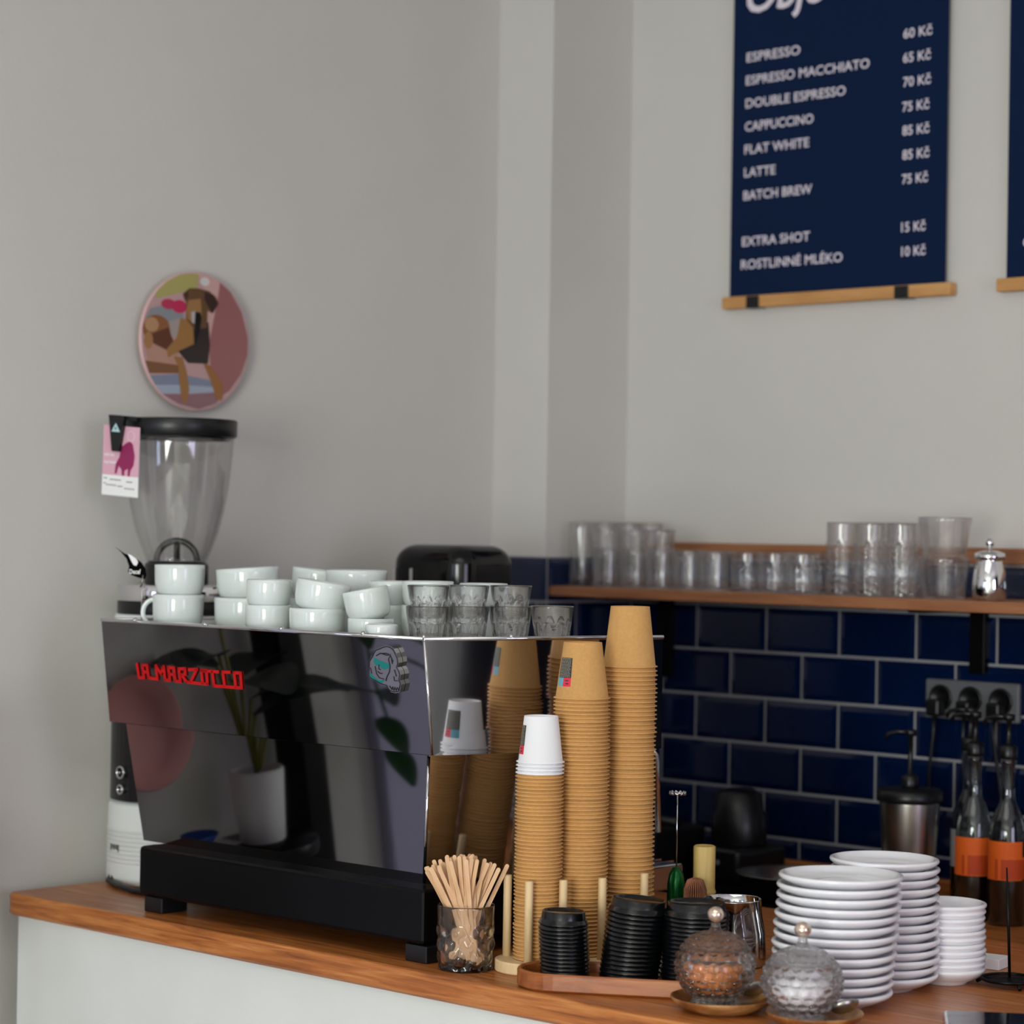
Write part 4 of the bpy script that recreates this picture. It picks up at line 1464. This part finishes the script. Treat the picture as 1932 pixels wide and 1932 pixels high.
def jar(loc, label, s=1.0, sugar='brownsugar', fill=.070, slabel='', rot=0):
    t = thing('sugar_jar', label, 'jar', loc, rot, 'cut-glass jars on wooden dishes')
    Rb = .0555 * s
    zc = .062 * s
    b = B()
    prof = [(0, .0015), (.030 * s, .0), (.036 * s, .002), (.0365 * s, .006), (.034 * s, .0095)]
    nf = len(prof)
    N = 40
    for k in range(N + 1):
        th = D2R(-62 + (62 + 32) * k / N)
        prof.append((Rb * math.cos(th), zc + Rb * math.sin(th)))
    no = len(prof)
    for k in range(12):
        th = D2R(32 - (32 + 60) * k / 11)
        prof.append(((Rb - .006) * math.cos(th), zc + (Rb - .006) * math.sin(th)))
    prof.append((0, zc - (Rb - .006) * math.sin(D2R(60)) + .001))

    def bump(th, a):
        row = (th + 1.2) / .235
        ri = math.floor(row)
        v = abs(row - ri - .5) * 2
        cnt = 18
        u = (a / (2 * PI) * cnt + (.5 if ri % 2 else 0)) % 1
        u = abs(u - .5) * 2
        return max(0, 1 - (u * u + v * v)) ** .6

    def fr(i, r, z, a):
        if nf <= i < no:
            th = math.atan2(z - zc, r)
            return r + .0062 * s * bump(th, a)
        if i in (2, 3):
            return r + .0008 * math.cos(a * 20)
        return r
    t.scale = (1, 1, .93)
    b.lathe(prof, 144, fr=fr)
    b.done('bowl', MT['jarglass'], t)
    # lid: bumped dome, neck, pearl knob
    zl = zc + Rb * math.sin(D2R(32)) + .0004
    b = B()
    lp = []
    n0 = 22
    for k in range(n0 + 1):
        th = D2R(32 + (78 - 32) * k / n0)
        lp.append((Rb * math.cos(th), zc + Rb * math.sin(th)))
    ztop = lp[-1][1]
    lp = [(Rb * math.cos(D2R(32)) - .008, zl)] + [(r_, z + .0006) for r_, z in lp] + [(.008 * s, ztop + .006 * s), (.0065 * s, ztop + .012 * s), (.0075 * s, ztop + .014 * s), (0, ztop + .0145 * s)]
    ni = len(lp)
    lp.append((0, zc + Rb - .007))
    for k in range(1, 12):
        th = D2R(88 - (88 - 33) * k / 11)
        lp.append(((Rb - .0062) * math.cos(th), zc + (Rb - .0062) * math.sin(th)))

    def fr2(i, r, z, a):
        if 1 <= i <= n0:
            th = math.atan2(z - zc, r)
            return r + .0062 * s * bump(th, a) * min(1, r / .02)
        return r
    b.lathe(lp, 144, fr=fr2)
    b.done('lid', MT['lidglass'], t)
    k_ = B().lathe([(0, 0)] + [(.0125 * s * math.sin(PI * j / 16), .0125 * s - .0125 * s * math.cos(PI * j / 16)) for j in range(1, 16)] + [(0, .025 * s)], 32).done('knob', MT['pearl'], t, (0, 0, ztop + .0147 * s))
    # sugar
    Ri = Rb - .0068
    sp = [(0, zc - Ri * math.sin(D2R(58)))]
    zt = fill * s
    t1 = math.asin(max(-1, min(1, (zt - zc) / Ri)))
    for k in range(14):
        th = D2R(-58) + (t1 - D2R(-58)) * k / 13
        sp.append((Ri * math.cos(th), zc + Ri * math.sin(th)))
    sp.append((0, zt + .003))
    so = B().lathe(sp, 48).done('sugar', MT[sugar], None, loc)
    so.scale = (1, 1, .93)
    tag(so, slabel, 'sugar', kind='stuff')
    return t


def dish(loc, label, R, rot):
    pr = [(0, .0004), (R * .62, .0004), (R * .72, .003), (R * .93, .012), (R, .019), (R * .995, .0215), (R * .96, .0205), (R * .85, .013), (R * .70, .0085), (0, .0075)]
    o = B().lathe(pr, 56).done('wooden_dish', MT['dishwood'], None, loc)
    o.rotation_euler = (0, 0, rot)
    return tag(o, label, 'dish', 'wooden dishes under the sugar jars')


D1 = Vector((-2.273, 2.860, WT))
D2 = Vector((-2.109, 2.869, WT))
dish(D1, 'brown wooden dish under the jar of brown sugar', .0750, .4)
dish(D2, 'brown wooden dish under the jar of white sugar', .0695, 2.0)
J1 = D1 + Vector((-.006, -.008, .0082))
J2 = D2 + Vector((-.010, -.018, .0082))
jar(J1, 'round bobbled cut-glass jar of brown sugar with pearly knob', 1.0, 'brownsugar', .066, 'brown sugar filling the cut-glass jar near the black lids', .1)
jar(J2, 'round bobbled cut-glass jar of white sugar with pearly knob', .98, 'whitesugar', .064, 'white sugar filling the cut-glass jar before the saucers', .3)


def spoon(loc, rz, label):
    t = thing('serving_spoon', label, 'spoon', loc, 0, 'spoons on the wooden dishes')
    n = 18
    sp = [(0, 0)] + [(.018 * math.sin(PI / 2 * k / 8), .012 - .012 * math.cos(PI / 2 * k / 8)) for k in range(1, 9)]
    inn = [(r_ * .93, z + .0012) for r_, z in sp[::-1]]
    bw = B().lathe(sp + inn, 32, sx=1.25).done('bowl', MT['brushed'], t)
    h = B().tube([(-.020, 0, .011), (-.032, 0, .010), (-.05, 0, .007), (-.085, 0, .004)], .0022, 8, r2=.0035).done('handle', MT['brushed'], t)
    t.matrix_world = Matrix.Translation(loc) @ Matrix.Rotation(rz, 4, 'Z') @ Matrix.Rotation(D2R(-8), 4, 'Y') @ Matrix.Rotation(D2R(-35), 4, 'X')
    return t


spoon(D1 + Vector((.020, .052, .020)), D2R(55), 'grey metal spoon on the dish behind the brown sugar jar')
spoon(D2 + Vector((.034, .030, .021)), D2R(60), 'grey metal spoon on the dish right of the white sugar jar')

# ------------------------------------------------------------------ saucer stacks


def saucer_mesh(R, pitch):
    ft = pitch - .0006
    pr = [(0, .003), (R * .46, .003), (R * .48, 0), (R * .54, 0), (R * .56, .003), (R * .75, .0085), (R * .93, .0165), (R - .001, .0205), (R, .023), (R - .001, .0255), (R - .004, .0265), (R - .008, .0255),
          (R * .88, .0205), (R * .76, .0160), (R * .60, ft + .0006), (R * .42, ft), (R * .36, ft - .001), (R * .33, ft - .0025), (0, ft - .003)]
    return B().lathe(pr, 72).mesh('saucer', MT['saucerwhite'])


def saucers(x, y, R, n, pitch, lean, where, group, wob=.0015):
    me = saucer_mesh(R, pitch)
    for k in range(n):
        f = k / (n - 1)
        i = n - k
        lab = ('white saucer in the %s, %s from the top' % (where, ordinal(i))) if i > 1 else 'white saucer on top of the %s' % where
        o = place(me, 'saucer', (x + _r.x * lean * f + random.uniform(-wob, wob), y + _r.y * lean * f + random.uniform(-wob, wob), WT + .0004 + k * pitch), lab, 'saucer', group)
        o.rotation_euler = (D2R(random.uniform(-.25, .25)) if k else 0, D2R(random.uniform(-.25, .25)) if k else 0, 0)


saucers(-2.186, 3.012, .0935, 13, .0143, .013, 'widest stack behind the sugar jars', 'saucers in the widest stack')
saucers(-2.216, 3.192, .0850, 14, .0136, .000, 'tall stack at the rear', 'saucers in the rear stack')
saucers(-2.180, 3.310, .0625, 11, .0101, .000, 'low stack of small saucers at the right', 'small saucers in the low stack')

# ------------------------------------------------------------------ other counter things
t = thing('receipt_spike', 'thin black wire receipt spike with round base right of the saucers', 'spike', (-2.093, 3.358, WT))
b = B()
b.tube([(.043 * math.cos(2 * PI * k / 40), .043 * math.sin(2 * PI * k / 40), .0115) for k in range(40)], .0030, 8, closed=True)
b.tube([(-.043 * RGT.x, -.043 * RGT.y, .0115), (0, 0, .0115), (.043 * RGT.x, .043 * RGT.y, .0115)], .0028, 8)
b.lathe([(0, .008), (.03, .009), (.041, .011), (.03, .0125), (0, .013)], 36)
b.done('base_ring', MT['blackmetal'], t)
for a in (200, 320, 80):
    c, s = math.cos(D2R(a)), math.sin(D2R(a))
    B().tube([(.041 * c, .041 * s, .011), (.052 * c, .052 * s, .0035)], .0030, 8).done('foot', MT['blackmetal'], t)
B().tube([(0, 0, .012), (-.003 * _r.x, -.003 * _r.y, .10), (-.007 * _r.x, -.007 * _r.y, .186)], lambda f: .0024 if f < .9 else .0012, 8).done('spike_rod', MT['blackmetal'], t)


def pitcher(loc, R, h, label, ha):
    t = thing('milk_pitcher', label, 'pitcher', loc, 0, 'steel milk pitchers on the counter')
    pr = [(0, .0005), (R * .97, .0005), (R, .003), (R * 1.02, h * .2), (R * .98, h * .5), (R * .86, h * .8), (R * .84, h - .002), (R * .85, h), (R * .83, h - .001), (R * .82, h * .8), (R * .95, h * .5), (R * .97, h * .1), (0, .005)]

    def fr(i, r, z, a):
        if 5 <= i <= 9 and z > h * .75:
            return r * (1 + .16 * max(0, math.cos(a - ha - PI)) ** 10 * (z / h - .75) * 4)
        return r
    B().lathe(pr, 64, fr=fr).done('jug', MT['steel'], t)
    c, s = math.cos(ha), math.sin(ha)
    B().tube([(R * .84 * c, R * .84 * s, h * .88), (R * 1.35 * c, R * 1.35 * s, h * .86), (R * 1.42 * c, R * 1.42 * s, h * .6), (R * 1.2 * c, R * 1.2 * s, h * .25), (R * 1.0 * c, R * 1.0 * s, h * .22)], .005, 8).done('handle', MT['steel'], t)
    return t


pitcher(Vector((-2.506, 3.180, WT + .0003)), .055, .108, 'polished steel milk pitcher behind the jar of brown sugar', D2R(135))
pitcher(Vector((-2.425, 3.275, WT + .0003)), .046, .105, 'smaller steel pitcher peeping out between pitcher and saucers', D2R(135))

t = thing('milk_frother', 'handheld frother with green handle standing wire-up behind the lids', 'frother', (-2.672, 3.235, WT))
B().lathe([(0, .0005), (.013, .0005), (.0150, .004), (.0155, .085), (.0150, .110), (.012, .126), (.006, .136), (0, .137)], 28).done('handle', MT['green'], t)
B().tube([(0, 0, .1365), (0, 0, .260)], .0012, 8).done('wire', MT['steel'], t)
P = []
for k in range(70):
    a = 2 * PI * k / 70
    P.append(_r * (.0135 * math.cos(a)) + FW2 * (.0135 * math.sin(a)) + EZ * (.262 + .0022 * math.sin(12 * a)))
B().tube(P, .0018, 6, closed=True).done('whisk_coil', MT['steel'], t)
t = thing('bamboo_whisk', 'bamboo tea whisk standing with its pale handle up behind the lids', 'whisk', (-2.646, 3.278, WT - .0145))
B().lathe([(0, .0445), (.0195, .0445), (.0195, .105), (.0205, .108), (.0195, .111), (.0185, .115), (.0188, .185), (.0165, .187), (.0160, .178), (0, .176)], 28).done('handle', MT['bamboo'], t)
b = B()
for k in range(26):
    a = 2 * PI * k / 26
    b.tube([(.017 * math.cos(a), .017 * math.sin(a), .045), (.024 * math.cos(a), .024 * math.sin(a), .025), (.022 * math.cos(a), .022 * math.sin(a), .0165)], .0012, 5)
b.done('tines', MT['tine'], t)
t = thing('bamboo_whisk', 'brown bamboo whisk head with fine tines beside the green frother', 'whisk', (-2.628, 3.232, WT))
b = B()
for k in range(30):
    a = 2 * PI * k / 30
    b.tube([(.012 * math.cos(a), .012 * math.sin(a), .06), (.0185 * math.cos(a), .0185 * math.sin(a), .085), (.0185 * math.cos(a), .0185 * math.sin(a), .104), (.013 * math.cos(a), .013 * math.sin(a), .119), (.004 * math.cos(a), .004 * math.sin(a), .1225)], .0013, 5)
b.done('tines', MT['tine'], t)
B().lathe([(0, .0005), (.014, .0005), (.0145, .055), (.012, .068), (0, .068)], 24).done('handle', MT['bamboo'], t)

t = thing('white_block', 'small white box on the counter behind the small saucers', 'box', (-2.222, 3.475, WT), .2)
B().box((-.02, -.02, .0003), (.04, .03, .018), .001).done('carton', MT['cardwhite'], t)
t = thing('card_terminal', 'flat dark glossy tablet lying at the bottom right corner of the counter', 'tablet', (-1.925, 3.075, WT), D2R(35))
b = B()
slab(b, rrect(-.085, -.06, .12, .06, .012), .0004, .0085, .002)
b.done('case', MT['steel'], t)
B().prism(rrect(-.080, -.055, .115, .055, .010), (0, 0, .0087), EX, EY, EZ, .0006).done('screen', MT['screen'], t)

t = thing('dark_reflection_cabinet', 'tall dark navy cabinet out of view, added to darken the machine side reflection', 'cabinet', (.3, 3.86, 0))  # unseen cabinet, added so the machine's side panel mirrors something dark
B().box((-.3, -.53, .06), (.3, .53, 2.3), .004).done('body', MT['screen'], t)
B().box((-.28, -.50, 0), (.28, .50, .06)).done('plinth', MT['blackplastic'], t)
for y in (-.5295, .0015):
    d_ = B().box((-.318, y + .002, .08), (-.3005, y + .526, 2.28), .002).done('door', MT['screen'], t)
    B().tube([(-.335, .25 + y + (.2 if y < 0 else -.0), 1.05), (-.335, .25 + y + (.2 if y < 0 else -.0), 1.25)], .006, 8).done('handle', MT['steel'], d_)
# ------------------------------------------------------------------ corner of the room that the machine mirrors


def leafm(b, o, d, up, ln, w, mi=0, fold=.25):
    o, d, up = Vector(o), Vector(d).normalized(), Vector(up)
    s = d.cross(up).normalized()
    n = s.cross(d)
    L_, R2, C_ = [], [], []
    for k in range(9):
        f = k / 8
        ww = w * math.sin(PI * min(1, f * .92 + .04)) ** .8
        p = o + d * ln * f - EZ * (.35 * ln * f * f)
        C_.append(b.bm.verts.new(p))
        L_.append(b.bm.verts.new(p + s * ww + n * ww * fold))
        R2.append(b.bm.verts.new(p - s * ww + n * ww * fold))
    for k in range(8):
        for q in ((C_[k], C_[k + 1], L_[k + 1], L_[k]), (R2[k], R2[k + 1], C_[k + 1], C_[k])):
            f = b.bm.faces.new(q)
            f.material_index = mi
            f.smooth = True


t = thing('potted_plant', 'leafy dark green plant in a white pot by the left wall, mirrored in the machine', 'plant', (-3.80, 2.435, .999))
B().lathe([(0, 0), (.042, 0), (.046, .005), (.056, .145), (.054, .150), (.050, .150), (.048, .13), (0, .13)], 40).done('pot', MT['cardwhite'], t)
b = B()
for a, ln, w, z in ((10, .20, .07, .30), (80, .12, .07, .36), (150, .20, .07, .33), (200, .2, .06, .42), (250, .18, .06, .30), (300, .26, .06, .22), (330, .22, .05, .26)):
    c, s = math.cos(D2R(a)), math.sin(D2R(a))
    leafm(b, (.03 * c, .03 * s, z), (c, s, .35), EZ, ln, w)
b.done('leaves', [MT['leafdark']], t)
b = B()
for a, z in ((10, .30), (80, .36), (150, .33), (200, .42), (250, .30), (300, .22), (330, .26)):
    c, s = math.cos(D2R(a)), math.sin(D2R(a))
    b.tube([(0, 0, .14), (.012 * c, .012 * s, z * .7), (.03 * c, .03 * s, z)], .004, 6)
b.done('stems', [MT['vein']], t)
t = thing('plant_stand', 'black round plant stand under the white pot by the left wall', 'stand', (-3.80, 2.435, .014))
B().lathe([(0, .955), (.11, .955), (.112, .96), (.112, .98), (.11, .9845), (0, .9845)], 36).done('top', MT['blackmetal'], t)
B().lathe([(0, .02), (.018, .02), (.018, .9548), (0, .9548)], 16).done('post', MT['blackmetal'], t)
B().lathe([(0, .0004), (.12, .0004), (.12, .015), (.03, .02), (0, .02)], 36).done('base', MT['blackmetal'], t)
t = thing('floor_lamp', 'slim black floor standing column lamp beside the white pot', 'lamp', (-3.90, 2.215, 0))
B().box((-.06, -.06, .0004), (.06, .06, .02), .004).done('base', MT['blackmetal'], t)
B().box((-.045, -.022, .0203), (.045, .045, 1.45), .006).done('column', MT['blackmetal'], t)
t = thing('hanging_plant', 'trailing green plant by the lavender-lit wall panel, mirrored in the machine', 'plant', (-3.86, 2.03, 1.40))
b = B()
for a, ln, w, z in ((-40, .16, .035, -.10), (-70, .14, .035, -.16), (40, .13, .03, -.05), (-120, .13, .03, -.24), (20, .12, .03, -.30)):
    c, s = math.cos(D2R(a)), math.sin(D2R(a))
    leafm(b, (.02, 0, z), (c, s, -.2), EZ, ln, w)
b.done('leaves', [MT['leaf']], t)
B().tube([(0, 0, .04), (.02, 0, -.05), (.02, 0, -.2), (.03, -.02, -.33)], .004, 6).done('stem', [MT['leaf']], t)
B().lathe([(0, 0), (.03, 0), (.045, .06), (.042, .065), (0, .06)], 24).done('pot', MT['cardwhite'], t)
B().tube([(-.116, 0, .058), (-.04, 0, .058)], .004, 8).done('wall_hook', MT['blackmetal'], t)
t = thing('wall_plate', 'dusty pink shallow bowl hung on the left wall, mirrored in the machine', 'bowl', (XL + .002, 2.585, 1.235))
o = B().lathe([(0, 0), (.05, 0), (.09, .012), (.118, .045), (.115, .046), (.085, .018), (.05, .006), (0, .006)], 56).done('bowl', MT['pink'], t)
o.scale = (.93, .93, .93)
o.rotation_euler = (0, D2R(90), 0)
t = thing('enamel_bowl', 'blue enamel bowl on a white wall ledge, mirrored in the machine', 'bowl', (-3.885, 2.53, 1.0))
B().lathe([(0, 0), (.022, 0), (.040, .026), (.0385, .027), (.021, .004), (0, .004)], 36).done('bowl', MT['blue'], t)
tag(B().box((XL, 2.46, .978), (-3.83, 2.60, .9995), .002).done('wall_ledge', MT['cardwhite']), 'small white ledge on the left wall carrying the blue bowl', 'ledge')
